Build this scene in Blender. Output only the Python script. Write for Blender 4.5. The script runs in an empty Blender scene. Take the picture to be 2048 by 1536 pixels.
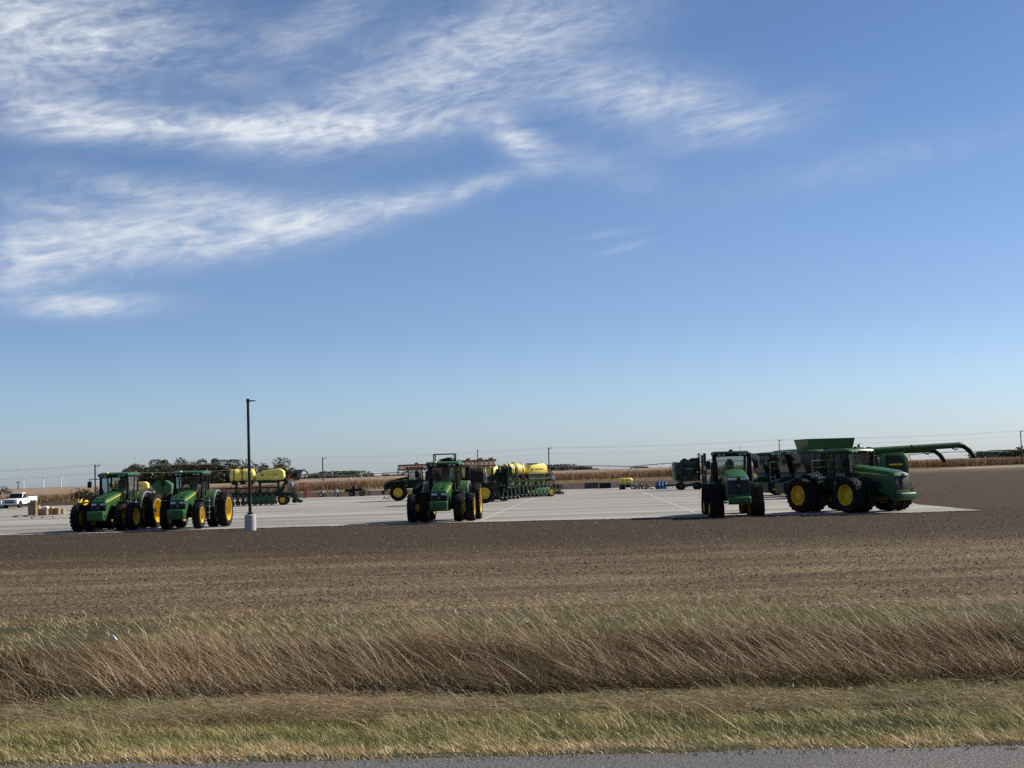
import bpy, bmesh, math, random
import numpy as np
from mathutils import Vector, Matrix

random.seed(7); np.random.seed(7)
scene = bpy.context.scene
COL = scene.collection
R = math.radians

# ------------------------------------------------------------------ camera
FPX = 2840.0                    # focal length in pixels of the 2048 x 1536 photograph
PITCH = math.atan(176.9 / FPX); ROLL = R(1.83)
EYE = Vector((0.0, 0.0, 2.64))
_f = Vector((0, math.cos(PITCH), math.sin(PITCH)))
_r0 = Vector((1, 0, 0)); _u0 = Vector((0, -math.sin(PITCH), math.cos(PITCH)))
_r = _r0 * math.cos(ROLL) - _u0 * math.sin(ROLL)
_u = _r0 * math.sin(ROLL) + _u0 * math.cos(ROLL)
cam_data = bpy.data.cameras.new("camera")
cam = bpy.data.objects.new("camera", cam_data); COL.objects.link(cam)
cam_data.sensor_width = 36.0; cam_data.lens = 36.0 * FPX / 2048.0
cam_data.clip_start = 0.1; cam_data.clip_end = 60000.0
rot = Matrix((( _r.x, _u.x, -_f.x), (_r.y, _u.y, -_f.y), (_r.z, _u.z, -_f.z)))
cam.matrix_world = Matrix.Translation(EYE) @ rot.to_4x4()
scene.camera = cam
scene.render.engine = 'CYCLES'
scene.view_settings.view_transform = 'Standard'
scene.view_settings.look = 'None'
scene.view_settings.exposure = 0.64
scene.view_settings.gamma = 1.0
scene.view_settings.use_curve_mapping = False
scene.cycles.max_bounces = 6; scene.cycles.transparent_max_bounces = 12
scene.cycles.use_denoising = False

def ray(px, py):
    return (_f * FPX + _r * (px - 1024.0) + _u * (768.0 - py)).normalized()
def G(px, py, z=0.0):           # the place on level ground seen there in the photograph
    d = ray(px, py); t = (z - EYE.z) / d.z
    return EYE + d * t
def W(px, py, Y):               # a place at a given distance
    d = ray(px, py); return EYE + d * (Y / d.y)
def azel(px, py):
    d = ray(px, py); return math.degrees(math.atan2(d.x, d.y)), math.degrees(math.asin(d.z))

# ------------------------------------------------------------------ sky and sun
SUN_EL, SUN_AZ = R(34.0), R(68.0)        # azimuth from +Y (view) towards +X (right)
world = bpy.data.worlds.new("World"); scene.world = world; world.use_nodes = True
wn, wl = world.node_tree.nodes, world.node_tree.links
wn.clear()
w_out = wn.new("ShaderNodeOutputWorld"); w_bg = wn.new("ShaderNodeBackground")
wl.new(w_bg.outputs[0], w_out.inputs[0]); w_bg.inputs[1].default_value = 0.0675
sky = wn.new("ShaderNodeTexSky"); sky.sky_type = 'NISHITA'; sky.sun_disc = False
sky.sun_elevation = SUN_EL; sky.sun_rotation = SUN_AZ
sky.altitude = 200; sky.air_density = 1.0; sky.dust_density = 0.6; sky.ozone_density = 2.6
def mth(op, a, b=None, c=None, clamp=False):
    n = wn.new("ShaderNodeMath"); n.operation = op; n.use_clamp = clamp
    for i, v in enumerate((a, b, c)):
        if v is None: continue
        if isinstance(v, (int, float)): n.inputs[i].default_value = v
        else: wl.new(v, n.inputs[i])
    return n.outputs[0]
tc = wn.new("ShaderNodeTexCoord"); sp = wn.new("ShaderNodeSeparateXYZ"); wl.new(tc.outputs['Generated'], sp.inputs[0])
AZ = mth('MULTIPLY', mth('ARCTAN2', sp.outputs[0], sp.outputs[1]), 57.2958)
EL = mth('MULTIPLY', mth('ARCSINE', sp.outputs[2]), 57.2958)
def streak_noise(su, sv, tilt, scale, detail, rough, dist, w):
    cb = wn.new("ShaderNodeCombineXYZ")
    c, s = math.cos(R(tilt)), math.sin(R(tilt))
    u = mth('ADD', mth('MULTIPLY', AZ, c * su), mth('MULTIPLY', EL, s * su))
    v = mth('ADD', mth('MULTIPLY', AZ, -s * sv), mth('MULTIPLY', EL, c * sv))
    wl.new(u, cb.inputs[0]); wl.new(v, cb.inputs[1]); cb.inputs[2].default_value = w
    n = wn.new("ShaderNodeTexNoise"); n.noise_dimensions = '3D'
    n.inputs['Scale'].default_value = scale; n.inputs['Detail'].default_value = detail
    n.inputs['Roughness'].default_value = rough; n.inputs['Distortion'].default_value = dist
    wl.new(cb.outputs[0], n.inputs['Vector'])
    return n.outputs[0]
def ss(x, a, b):
    m = wn.new("ShaderNodeMapRange"); m.interpolation_type = 'SMOOTHSTEP'
    m.inputs[1].default_value = a; m.inputs[2].default_value = b
    wl.new(x, m.inputs[0]); return m.outputs[0]
n_streak = streak_noise(0.20, 0.66, 8, 1.0, 10, 0.54, 1.5, 1.3)
n_curl = streak_noise(0.40, 0.62, 10, 1.0, 10, 0.55, 2.6, 5.1)
n_fib = streak_noise(0.40, 2.0, 8, 1.0, 8, 0.58, 1.5, 9.4)
n_big = streak_noise(0.04, 0.10, 5, 1.0, 3, 0.5, 0.3, 2.2)
def blob(px, py, ex, ey, tilt, amp, pw=2.0):     # one cirrus patch; extents in degrees
    a0, e0 = azel(px, py)
    c, s = math.cos(R(tilt)), math.sin(R(tilt))
    da = mth('SUBTRACT', AZ, a0); de = mth('SUBTRACT', EL, e0)
    u = mth('ADD', mth('MULTIPLY', da, c / ex), mth('MULTIPLY', de, s / ex))
    v = mth('ADD', mth('MULTIPLY', da, -s / ey), mth('MULTIPLY', de, c / ey))
    r2 = mth('ADD', mth('MULTIPLY', u, u), mth('MULTIPLY', v, v))
    return mth('MULTIPLY', mth('POWER', 2.718, mth('MULTIPLY', r2, -1.0)), amp)
D = 57.2958 / FPX               # degrees per pixel
patches = [
    (90, 60, 300, 110, -3, 1.15), (380, 256, 420, 38, -1, 1.1), (90, 205, 200, 50, -10, 0.5),
    (930, 125, 380, 105, 17, 0.85), (620, 60, 260, 60, 25, 0.35), (1035, 280, 80, 40, -38, 0.9),
    (1290, 195, 250, 75, -14, 0.66), (180, 480, 330, 75, 6, 0.95), (560, 455, 260, 50, 8, 0.82),
    (860, 395, 230, 28, 10, 0.6), (330, 385, 260, 36, -10, 0.45), (20, 545, 120, 45, 6, 0.6),
    (165, 610, 150, 26, -1, 1.05), (1225, 467, 70, 9, 4, 0.22), (1245, 495, 55, 9, 10, 0.30),
    (1180, 330, 180, 45, -20, 0.22), (1480, 250, 190, 36, 10, 0.30), (1750, 325, 330, 40, 6, 0.16),
    (700, 250, 260, 60, 4, 0.42), (60, 400, 90, 30, -10, 0.3),
]
tot = None
for (px, py, ex, ey, tl, am) in patches:
    b = blob(px, py, ex * D * .86, ey * D * .80, tl + 1.8, am)
    tot = b if tot is None else mth('ADD', tot, b)
# thin cirrus goes on over the rest of the sky, above and behind the frame, as broken as in view
away = mth('MAXIMUM', ss(EL, 17.0, 26.0), ss(mth('ABSOLUTE', mth('ADD', AZ, 2.0)), 21.0, 30.0))
away = mth('MULTIPLY', away, ss(EL, 4.0, 12.0))
tot = mth('ADD', tot, mth('MULTIPLY', mth('MULTIPLY', away, ss(n_big, 0.45, 0.75)), 0.7))
wisp = mth('ADD', mth('ADD', mth('MULTIPLY', n_streak, 0.52), mth('MULTIPLY', n_curl, 0.34)), mth('MULTIPLY', n_fib, 0.30))
fibre = ss(wisp, 0.33, 0.86)
dens = mth('MULTIPLY', mth('MINIMUM', tot, 1.25), mth('ADD', mth('MULTIPLY', fibre, 1.15), 0.14))
dens = mth('ADD', dens, mth('MULTIPLY', mth('MULTIPLY', ss(n_fib, 0.45, 0.75), ss(tot, 0.10, 0.6)), 0.12))
dens = mth('MULTIPLY', dens, 0.92, clamp=True)
cmix = wn.new("ShaderNodeMix"); cmix.data_type = 'RGBA'
# clear autumn air: a bluer, deeper sky than the model's default, paling towards the horizon all round
er = wn.new("ShaderNodeValToRGB"); el_ = er.color_ramp.elements
stops = [(0.0, (0.82, 0.97, 1.38)), (3, (0.78, 0.93, 1.27)), (6, (0.70, 0.80, 1.08)), (10, (0.68, 0.78, 0.99)), (19, (0.58, 0.70, 0.88)), (40, (0.54, 0.67, 0.86))]
while len(el_) < len(stops): el_.new(0.5)
for e, (d, c3) in zip(el_, stops): e.position = d / 45.0; e.color = (*[v / 1.4 for v in c3], 1)
wl.new(mth('DIVIDE', EL, 45.0, clamp=True), er.inputs[0])
tint = wn.new("ShaderNodeMix"); tint.data_type = 'RGBA'; tint.blend_type = 'MULTIPLY'; tint.inputs[0].default_value = 1.0
wl.new(sky.outputs[0], tint.inputs[6]); wl.new(er.outputs[0], tint.inputs[7])
gain = wn.new("ShaderNodeVectorMath"); gain.operation = 'SCALE'; gain.inputs['Scale'].default_value = 1.4
wl.new(tint.outputs[2], gain.inputs[0])
wl.new(dens, cmix.inputs[0]); wl.new(gain.outputs[0], cmix.inputs[6])
cmix.inputs[7].default_value = (7.0, 7.45, 8.1, 1)
wl.new(cmix.outputs[2], w_bg.inputs[0])
sun_d = bpy.data.lights.new("sun", 'SUN'); sun_d.energy = 5.0; sun_d.angle = R(0.53); sun_d.color = (1.0, 0.92, 0.80)
sun = bpy.data.objects.new("sun", sun_d); COL.objects.link(sun)
sdir = Vector((math.sin(SUN_AZ) * math.cos(SUN_EL), math.cos(SUN_AZ) * math.cos(SUN_EL), math.sin(SUN_EL)))
sun.rotation_euler = sdir.to_track_quat('Z', 'Y').to_euler()
sun.location = (40, 10, 60)

# ------------------------------------------------------------------ materials
MATS = {}
K = 0.82                        # all albedos sit a little under the first estimates: the sun is strong against the clear sky
def node_mat(name):
    m = bpy.data.materials.new(name); m.use_nodes = True
    nt = m.node_tree; bs = nt.nodes["Principled BSDF"]
    MATS[name] = m
    return m, nt, bs
def mk(nt, t, **kw):
    n = nt.nodes.new(t)
    for k, v in kw.items(): n.inputs[k].default_value = v
    return n
def ramp(nt, src, stops):
    r = nt.nodes.new("ShaderNodeValToRGB"); nt.links.new(src, r.inputs[0])
    el = r.color_ramp.elements
    while len(el) < len(stops): el.new(0.5)
    for e, (p, c) in zip(el, stops): e.position = p; e.color = (*[v * K for v in c], 1)
    return r.outputs[0]
def mixc(nt, f, a, b, mode='MIX'):
    n = nt.nodes.new("ShaderNodeMix"); n.data_type = 'RGBA'; n.blend_type = mode
    for i, v in ((0, f), (6, a), (7, b)):
        if isinstance(v, (int, float)): n.inputs[i].default_value = v
        elif isinstance(v, tuple): n.inputs[i].default_value = (*[q * K for q in v], 1)
        else: nt.links.new(v, n.inputs[i])
    return n.outputs[2]
def vmath(nt, op, a, b=None, clamp=False):
    n = nt.nodes.new("ShaderNodeMath"); n.operation = op; n.use_clamp = clamp
    for i, v in enumerate((a, b)):
        if v is None: continue
        if isinstance(v, (int, float)): n.inputs[i].default_value = v
        else: nt.links.new(v, n.inputs[i])
    return n.outputs[0]
def mrange(nt, src, a, b, c=0.0, d=1.0):
    n = nt.nodes.new("ShaderNodeMapRange"); n.interpolation_type = 'SMOOTHSTEP'
    for i, v in ((1, a), (2, b), (3, c), (4, d)): n.inputs[i].default_value = v
    nt.links.new(src, n.inputs[0]); return n.outputs[0]
def noise(nt, vec, scale, detail=4, rough=0.55, dist=0.0):
    n = mk(nt, "ShaderNodeTexNoise", Scale=scale, Detail=detail, Roughness=rough, Distortion=dist)
    nt.links.new(vec, n.inputs['Vector']); return n.outputs[0]
def scaled(nt, vec, s):
    n = nt.nodes.new("ShaderNodeMapping"); n.inputs['Scale'].default_value = s
    nt.links.new(vec, n.inputs['Vector']); return n.outputs[0]
def bump(nt, bs, h, strength, dist=0.02):
    b = mk(nt, "ShaderNodeBump", Strength=strength, Distance=dist)
    nt.links.new(h, b.inputs['Height']); nt.links.new(b.outputs[0], bs.inputs['Normal'])
DUST = (0.20, 0.155, 0.11)
def M(name, col, rough=0.5, metal=0.0, var=0.18, scale=3.0, dust=0.0, bmp=0.0, spec=0.5, coat=0.0):
    if name in MATS: return MATS[name]
    m, nt, bs = node_mat(name)
    g = nt.nodes.new("ShaderNodeTexCoord")
    v = noise(nt, g.outputs['Object'], scale, 5, 0.6)
    lo = tuple(c * (1 - var) for c in col); hi = tuple(min(1, c * (1 + var)) for c in col)
    c = ramp(nt, v, [(0.3, lo), (0.7, hi)])
    if dust:
        dn = mrange(nt, noise(nt, g.outputs['Object'], scale * 2.3, 6, 0.65), 0.42, 0.8, 0.0, dust)
        c = mixc(nt, dn, c, DUST)
        nt.links.new(mrange(nt, dn, 0.0, 0.5, rough, min(1, rough + 0.35)), bs.inputs['Roughness'])
    else:
        bs.inputs['Roughness'].default_value = rough
    nt.links.new(c, bs.inputs['Base Color'])
    bs.inputs['Metallic'].default_value = metal
    bs.inputs['Specular IOR Level'].default_value = spec
    bs.inputs['Coat Weight'].default_value = coat
    if bmp: bump(nt, bs, noise(nt, g.outputs['Object'], scale * 12, 4), bmp, 0.01)
    return m
GREEN = M("green_paint", (0.026, 0.104, 0.027), 0.38, dust=0.12, spec=0.3)
DGREEN = M("dark_green_paint", (0.008, 0.034, 0.011), 0.5, dust=0.10, spec=0.25)
YELLOW = M("yellow_paint", (0.80, 0.53, 0.014), 0.38, dust=0.12)
POLY = M("yellow_poly_tank", (0.86, 0.69, 0.12), 0.45, var=0.08, dust=0.08)
RUBBER = M("tyre_rubber", (0.009, 0.009, 0.009), 0.85, dust=0.10, spec=0.2, scale=2.0, bmp=0.25)
BLACK = M("black_plastic", (0.008, 0.008, 0.009), 0.6, dust=0.06, spec=0.25)
GRILLE = M("grille_mesh", (0.006, 0.006, 0.007), 0.6, bmp=0.4)
STEEL = M("worn_steel", (0.20, 0.20, 0.20), 0.42, metal=0.7, dust=0.25)
GREY = M("grey_metal", (0.30, 0.31, 0.31), 0.45, metal=0.2, dust=0.15)
LAMP = M("headlight_lens", (0.62, 0.64, 0.66), 0.12, metal=0.35, var=0.1)
WHITE = M("white_paint", (0.78, 0.78, 0.76), 0.35, var=0.05, dust=0.06)
CHROME = M("chrome", (0.55, 0.56, 0.58), 0.18, metal=0.9)
BROWNB = M("brown_boom_paint", (0.30, 0.105, 0.028), 0.55, dust=0.25)
REDP = M("red_paint", (0.32, 0.075, 0.045), 0.55, dust=0.3)
BLUEP = M("blue_plastic", (0.02, 0.085, 0.28), 0.4, dust=0.12)
RUST = M("rusty_steel", (0.085, 0.055, 0.042), 0.8, dust=0.3, bmp=0.4)
DECAL = M("decal_yellow", (0.80, 0.56, 0.02), 0.4, var=0.05)
INK = M("black_print", (0.012, 0.014, 0.012), 0.5)
CONC = M("cast_concrete", (0.45, 0.44, 0.42), 0.85, var=0.16, scale=4.0, bmp=0.35)
POST = M("bronze_post_paint", (0.022, 0.021, 0.020), 0.42)
CRATE = M("pine_crate_wood", (0.50, 0.35, 0.17), 0.75, var=0.22, scale=5.0, bmp=0.3)
PALLET = M("weathered_pallet_wood", (0.19, 0.135, 0.085), 0.85, var=0.3, scale=5.0, bmp=0.3)
POLEW = M("pole_wood", (0.065, 0.060, 0.056), 0.85, var=0.25)
BARNR = M("slate_grey_roof", (0.125, 0.135, 0.155), 0.6)
BEIGE = M("beige_fabric", (0.20, 0.19, 0.17), 0.8)
AMBER = M("amber_lens", (0.75, 0.28, 0.02), 0.3)
REFL = M("red_lens", (0.45, 0.03, 0.02), 0.3)
TURB = M("turbine_white", (1.0, 1.0, 1.0), 0.5, var=0.02)
BAG = M("white_plastic_sheet", (0.72, 0.71, 0.68), 0.5, var=0.1)
def glass(name, tint, tr, lo=0.045, hi=0.6):
    m = bpy.data.materials.new(name); m.use_nodes = True; nt = m.node_tree; nt.nodes.clear()
    o = nt.nodes.new("ShaderNodeOutputMaterial"); mx = nt.nodes.new("ShaderNodeMixShader")
    t = nt.nodes.new("ShaderNodeBsdfTransparent"); t.inputs[0].default_value = (*[c * tr for c in tint], 1)
    g = nt.nodes.new("ShaderNodeBsdfGlossy"); g.inputs['Roughness'].default_value = 0.03
    g.inputs[0].default_value = (0.9, 0.95, 1, 1)
    lw = nt.nodes.new("ShaderNodeLayerWeight"); lw.inputs[0].default_value = 0.3
    nt.links.new(mrange(nt, lw.outputs['Facing'], 0.0, 1.0, lo, hi), mx.inputs[0]); nt.links.new(t.outputs[0], mx.inputs[1]); nt.links.new(g.outputs[0], mx.inputs[2])
    nt.links.new(mx.outputs[0], o.inputs[0]); MATS[name] = m; return m
CGLASS = glass("dusty_cab_glass", (0.78, 0.84, 0.84), 0.62, 0.03, 0.16)
GLASS = glass("tinted_cab_glass", (0.90, 0.95, 0.94), 0.86)

# ------------------------------------------------------------------ mesh helpers
class MB:
    def __init__(s): s.v = []; s.f = []
    def add(s, vs, fs):
        o = len(s.v); s.v += [tuple(p) for p in vs]; s.f += [tuple(i + o for i in f) for f in fs]; return s
    def box(s, c, d, rot=None, tap=(1, 1)):
        x, y, z = d[0] / 2, d[1] / 2, d[2] / 2; tx, ty = tap
        vs = [Vector(p) for p in ((-x, -y, -z), (x, -y, -z), (x, y, -z), (-x, y, -z), (-x * tx, -y * ty, z), (x * tx, -y * ty, z), (x * tx, y * ty, z), (-x * tx, y * ty, z))]
        if rot: m = Matrix.Rotation(R(rot[1]), 3, rot[0]); vs = [m @ p for p in vs]
        c = Vector(c)
        return s.add([p + c for p in vs], [(0, 3, 2, 1), (4, 5, 6, 7), (0, 1, 5, 4), (1, 2, 6, 5), (2, 3, 7, 6), (3, 0, 4, 7)])
    def b(s, x0, x1, y0, y1, z0, z1): return s.box(((x0 + x1) / 2, (y0 + y1) / 2, (z0 + z1) / 2), (abs(x1 - x0), abs(y1 - y0), abs(z1 - z0)))
    def prism(s, pts, a0, a1, axis='x'):          # 2-D outline, extruded along an axis
        def P(p, a): return (a, p[0], p[1]) if axis == 'x' else ((p[0], a, p[1]) if axis == 'y' else (p[0], p[1], a))
        n = len(pts)
        vs = [P(p, a0) for p in pts] + [P(p, a1) for p in pts]
        return s.add(vs, [tuple(range(n)), tuple(range(2 * n - 1, n - 1, -1))] + [(i, (i + 1) % n + 0, (i + 1) % n + n, i + n) for i in range(n)])
    def loft(s, rings, caps=True):
        n = len(rings[0]); vs = [p for r in rings for p in r]; fs = []
        for k in range(len(rings) - 1):
            for i in range(n): j = (i + 1) % n; fs.append((k * n + i, k * n + j, (k + 1) * n + j, (k + 1) * n + i))
        if caps: fs.append(tuple(range(n - 1, -1, -1))); fs.append(tuple(range((len(rings) - 1) * n, len(rings) * n)))
        return s.add(vs, fs)
    def cyl(s, p0, p1, r0, r1=None, n=10):
        r1 = r0 if r1 is None else r1
        p0, p1 = Vector(p0), Vector(p1); d = (p1 - p0).normalized()
        a = d.orthogonal().normalized(); b = d.cross(a)
        return s.loft([[p + (a * math.cos(t * 2 * math.pi / n) + b * math.sin(t * 2 * math.pi / n)) * r for t in range(n)] for p, r in ((p0, r0), (p1, r1))])
    def tube(s, pts, r, n=6):
        pts = [Vector(p) for p in pts]
        for a, b in zip(pts[:-1], pts[1:]): s.cyl(a, b, r, r, n)
        return s
    def bar(s, p0, p1, w, h=None):                # square bar
        h = w if h is None else h
        p0, p1 = Vector(p0), Vector(p1); d = (p1 - p0).normalized()
        up = Vector((0, 0, 1)) if abs(d.z) < 0.95 else Vector((0, 1, 0))
        a = d.cross(up).normalized() * (w / 2); b = a.cross(d).normalized() * (h / 2)
        return s.loft([[p - a - b, p + a - b, p + a + b, p - a + b] for p in (p0, p1)])
    def lathe(s, prof, n=28, axis='x', c=(0, 0, 0)):   # (radius, along) pairs
        rings = []
        for r, a in prof:
            ring = []
            for i in range(n):
                t = 2 * math.pi * i / n; x, y = r * math.cos(t), r * math.sin(t)
                p = (a, x, y) if axis == 'x' else ((x, a, y) if axis == 'y' else (x, y, a))
                ring.append((p[0] + c[0], p[1] + c[1], p[2] + c[2]))
            rings.append(ring)
        return s.loft(rings, caps=prof[0][0] > 1e-4 and prof[-1][0] > 1e-4 and False)
    def mesh(s, name, mat, bevel=0.0, smooth=40):
        me = bpy.data.meshes.new(name); me.from_pydata(s.v, [], s.f)
        bm = bmesh.new(); bm.from_mesh(me)
        bmesh.ops.recalc_face_normals(bm, faces=bm.faces)
        if bevel > 0:
            ed = [e for e in bm.edges if len(e.link_faces) == 2 and e.calc_face_angle(0) > R(25)]
            bmesh.ops.bevel(bm, geom=ed, offset=bevel, segments=2, affect='EDGES', profile=0.5, clamp_overlap=True)
        bm.to_mesh(me); bm.free()
        if smooth:
            me.polygons.foreach_set('use_smooth', [True] * len(me.polygons))
            me.set_sharp_from_angle(angle=R(smooth))
        me.materials.append(mat); return me
    def build(s, name, mat, parent=None, bevel=0.0, smooth=40):
        return link(name, s.mesh(name, mat, bevel, smooth), parent)
def link(name, data, parent=None, loc=None, rot=None):
    o = bpy.data.objects.new(name, data); COL.objects.link(o)
    if parent: o.parent = parent
    if loc is not None: o.location = loc
    if rot is not None: o.rotation_euler = rot
    return o
def tag(o, label, cat, group=None):
    o['label'] = label; o['category'] = cat
    if group: o['group'] = group
    return o
def thing(name, loc, rz, label, cat, group=None, sc=1.0):
    o = link(name, None, None, loc, (0, 0, R(rz))); o.scale = (sc, sc, sc); o.empty_display_size = 0.3
    return tag(o, label, cat, group)
def kind(o, k, label=None):
    o['kind'] = k
    if label: o['label'] = label
    return o
def ribbons(name, mat, base, tipvec, width, bend, seg=3, side=None, rnd=None, parent=None):
    """many thin blades: base (n,3), tip offset (n,3), width (n,), bend (n,3) added in proportion to t^2"""
    n = len(base)
    if side is None:
        a = np.random.uniform(0, np.pi, n); side = np.stack([np.cos(a), np.sin(a), np.zeros(n)], 1)
    V = np.zeros((n, (seg + 1) * 2, 3), np.float32)
    for k in range(seg + 1):
        t = k / seg
        c = base + tipvec * t + bend * (t * t)
        w = (width * (1 - 0.88 * t ** 1.6) / 2)[:, None] * side
        V[:, 2 * k] = c - w; V[:, 2 * k + 1] = c + w
    m = (seg + 1) * 2
    F = np.array([[2 * k, 2 * k + 1, 2 * k + 3, 2 * k + 2] for k in range(seg)], np.int32)
    idx = (np.arange(n, dtype=np.int32)[:, None, None] * m + F[None]).reshape(-1)
    me = bpy.data.meshes.new(name)
    me.vertices.add(n * m); me.vertices.foreach_set('co', V.reshape(-1))
    nf = n * seg
    me.loops.add(nf * 4); me.loops.foreach_set('vertex_index', idx)
    me.polygons.add(nf); me.polygons.foreach_set('loop_start', np.arange(nf, dtype=np.int32) * 4)
    me.update(calc_edges=True)
    rnd = np.random.rand(n) if rnd is None else rnd
    at = me.attributes.new('rnd', 'FLOAT', 'FACE'); at.data.foreach_set('value', np.repeat(rnd, seg).astype(np.float32))
    me.materials.append(mat)
    return link(name, me, parent)
def leaf_mat(name, stops, trans=0.35, rough=0.7):
    m = bpy.data.materials.new(name); m.use_nodes = True; nt = m.node_tree; nt.nodes.clear(); MATS[name] = m
    o = nt.nodes.new("ShaderNodeOutputMaterial"); at = nt.nodes.new("ShaderNodeAttribute"); at.attribute_name = 'rnd'
    c = ramp(nt, at.outputs['Fac'], stops)
    d = nt.nodes.new("ShaderNodeBsdfDiffuse"); t = nt.nodes.new("ShaderNodeBsdfTranslucent"); g = nt.nodes.new("ShaderNodeBsdfGlossy")
    g.inputs['Roughness'].default_value = 0.45
    m1 = nt.nodes.new("ShaderNodeMixShader"); m1.inputs[0].default_value = trans
    m2 = nt.nodes.new("ShaderNodeMixShader"); m2.inputs[0].default_value = 0.03
    nt.links.new(c, d.inputs[0]); nt.links.new(c, t.inputs[0])
    nt.links.new(d.outputs[0], m1.inputs[1]); nt.links.new(t.outputs[0], m1.inputs[2])
    nt.links.new(m1.outputs[0], m2.inputs[1]); nt.links.new(g.outputs[0], m2.inputs[2]); nt.links.new(m2.outputs[0], o.inputs[0])
    return m

# ------------------------------------------------------------------ ground, road, pad
SH = 0.058                                        # the road runs slightly askew to the view
_ky = [-4000, 0, 8.15, 8.5, 10, 13, 15.5, 17, 18.5, 20.5, 23, 26, 40000]
_kz = [0.9, 0.96, 0.985, 1.0, 0.80, 0.46, 0.16, -0.05, -0.08, 0.02, 0.04, 0.0, 0.0]
def zg(X, Y):
    X = np.asarray(X, float); Y = np.asarray(Y, float)
    return np.interp(Y + SH * np.clip(X, -60, 60), _ky, _kz)
def vnoise(x, y, seed=0):                         # smooth value noise in [0,1]
    x = np.asarray(x, float); y = np.asarray(y, float)
    rs = np.random.RandomState(seed); T = rs.rand(256, 256)
    xi = np.floor(x).astype(int); yi = np.floor(y).astype(int); fx = x - xi; fy = y - yi
    fx = fx * fx * (3 - 2 * fx); fy = fy * fy * (3 - 2 * fy)
    g = lambda a, b: T[a % 256, b % 256]
    return (g(xi, yi) * (1 - fx) + g(xi + 1, yi) * fx) * (1 - fy) + (g(xi, yi + 1) * (1 - fx) + g(xi + 1, yi + 1) * fx) * fy
def fbm(x, y, seed=0, o=4):
    s = 0; a = 0.5
    for k in range(o): s = s + a * vnoise(np.asarray(x) * 2 ** k, np.asarray(y) * 2 ** k, seed + k); a *= 0.5
    return s / (1 - 0.5 ** o)
xs = np.unique(np.concatenate([np.linspace(-60, 60, 161), np.linspace(-400, 400, 41), np.array([-20000, -8000, -3000, -1200, 1200, 3000, 8000, 20000])]))
ys = np.unique(np.concatenate([np.array([-4000, -800, -100, -20, -5, 0, 4]), np.linspace(7, 30, 93), np.linspace(31, 90, 60), np.linspace(95, 460, 40), np.array([600, 900, 1500, 3000, 7000, 14000, 30000])]))
XX, YP = np.meshgrid(xs, ys, indexing='ij')
YY = YP - SH * np.clip(XX, -60, 60)
ZZ = zg(XX, YY)
rough = np.interp(YP, [8.0, 9, 22, 30, 70, 80], [0, 0.05, 0.09, 0.07, 0.05, 0.0])
ZZ = ZZ + (fbm(XX * 0.9, YY * 0.9, 3) - 0.5) * rough
nx, ny = len(xs), len(ys)
gm = bpy.data.meshes.new("ground")
gv = np.stack([XX, YY, ZZ], 2).reshape(-1, 3)
gf = [(i * ny + j, (i + 1) * ny + j, (i + 1) * ny + j + 1, i * ny + j + 1) for i in range(nx - 1) for j in range(ny - 1)]
gm.from_pydata(gv.tolist(), [], gf)
gm.polygons.foreach_set('use_smooth', [True] * len(gm.polygons))
m, nt, bs = node_mat("field_soil")
geo = nt.nodes.new("ShaderNodeNewGeometry"); P = geo.outputs['Position']
sx = nt.nodes.new("ShaderNodeSeparateXYZ"); nt.links.new(P, sx.inputs[0])
yp = vmath(nt, 'ADD', sx.outputs[1], vmath(nt, 'MULTIPLY', sx.outputs[0], SH))
wob = noise(nt, scaled(nt, P, (0.05, 0.22, 1)), 1.0, 4, 0.6)
ypw = vmath(nt, 'ADD', yp, vmath(nt, 'MULTIPLY', vmath(nt, 'SUBTRACT', wob, 0.5), 16.0))
fine = noise(nt, P, 9.0, 6, 0.7); mid = noise(nt, P, 1.3, 5, 0.6); speck = noise(nt, P, 26.0, 3, 0.6)
band = noise(nt, scaled(nt, P, (0.045, 0.36, 1)), 1.0, 6, 0.70, 0.6)
soil = ramp(nt, fine, [(0.38, (0.014, 0.009, 0.005)), (0.5, (0.054, 0.0335, 0.018)), (0.63, (0.120, 0.079, 0.045))])
soil = mixc(nt, mrange(nt, mid, 0.35, 0.75, 0.0, 0.35), soil, (0.050, 0.031, 0.017))
soil = mixc(nt, mrange(nt, band, 0.5, 0.8, 0.0, 0.35), soil, (0.088, 0.062, 0.040))
straw = ramp(nt, fine, [(0.38, (0.036, 0.024, 0.013)), (0.5, (0.185, 0.132, 0.074)), (0.61, (0.46, 0.355, 0.215))])
straw = mixc(nt, mrange(nt, band, 0.38, 0.66, 0.75, 0.0), straw, soil)
turf = ramp(nt, mid, [(0.3, (0.045, 0.040, 0.020)), (0.55, (0.070, 0.075, 0.028)), (0.75, (0.14, 0.115, 0.058))])
farc = ramp(nt, noise(nt, scaled(nt, P, (0.004, 0.02, 1)), 1.0, 4), [(0.35, (0.12, 0.088, 0.060)), (0.5, (0.22, 0.17, 0.11)), (0.68, (0.15, 0.14, 0.075))])
c = mixc(nt, mrange(nt, ypw, 24.0, 29.0), turf, straw)
c = mixc(nt, mrange(nt, ypw, 40.0, 54.0), c, soil)
c = mixc(nt, mrange(nt, yp, 240.0, 420.0), c, farc)
nt.links.new(c, bs.inputs['Base Color']); bs.inputs['Roughness'].default_value = 0.95; bs.inputs['Specular IOR Level'].default_value = 0.15
bump(nt, bs, vmath(nt, 'ADD', fine, vmath(nt, 'MULTIPLY', speck, 0.5)), 0.9, 0.10)
gm.materials.append(m)
kind(link("ground", gm), 'structure', "brown tilled field and grassy ditch running to the horizon")

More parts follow.
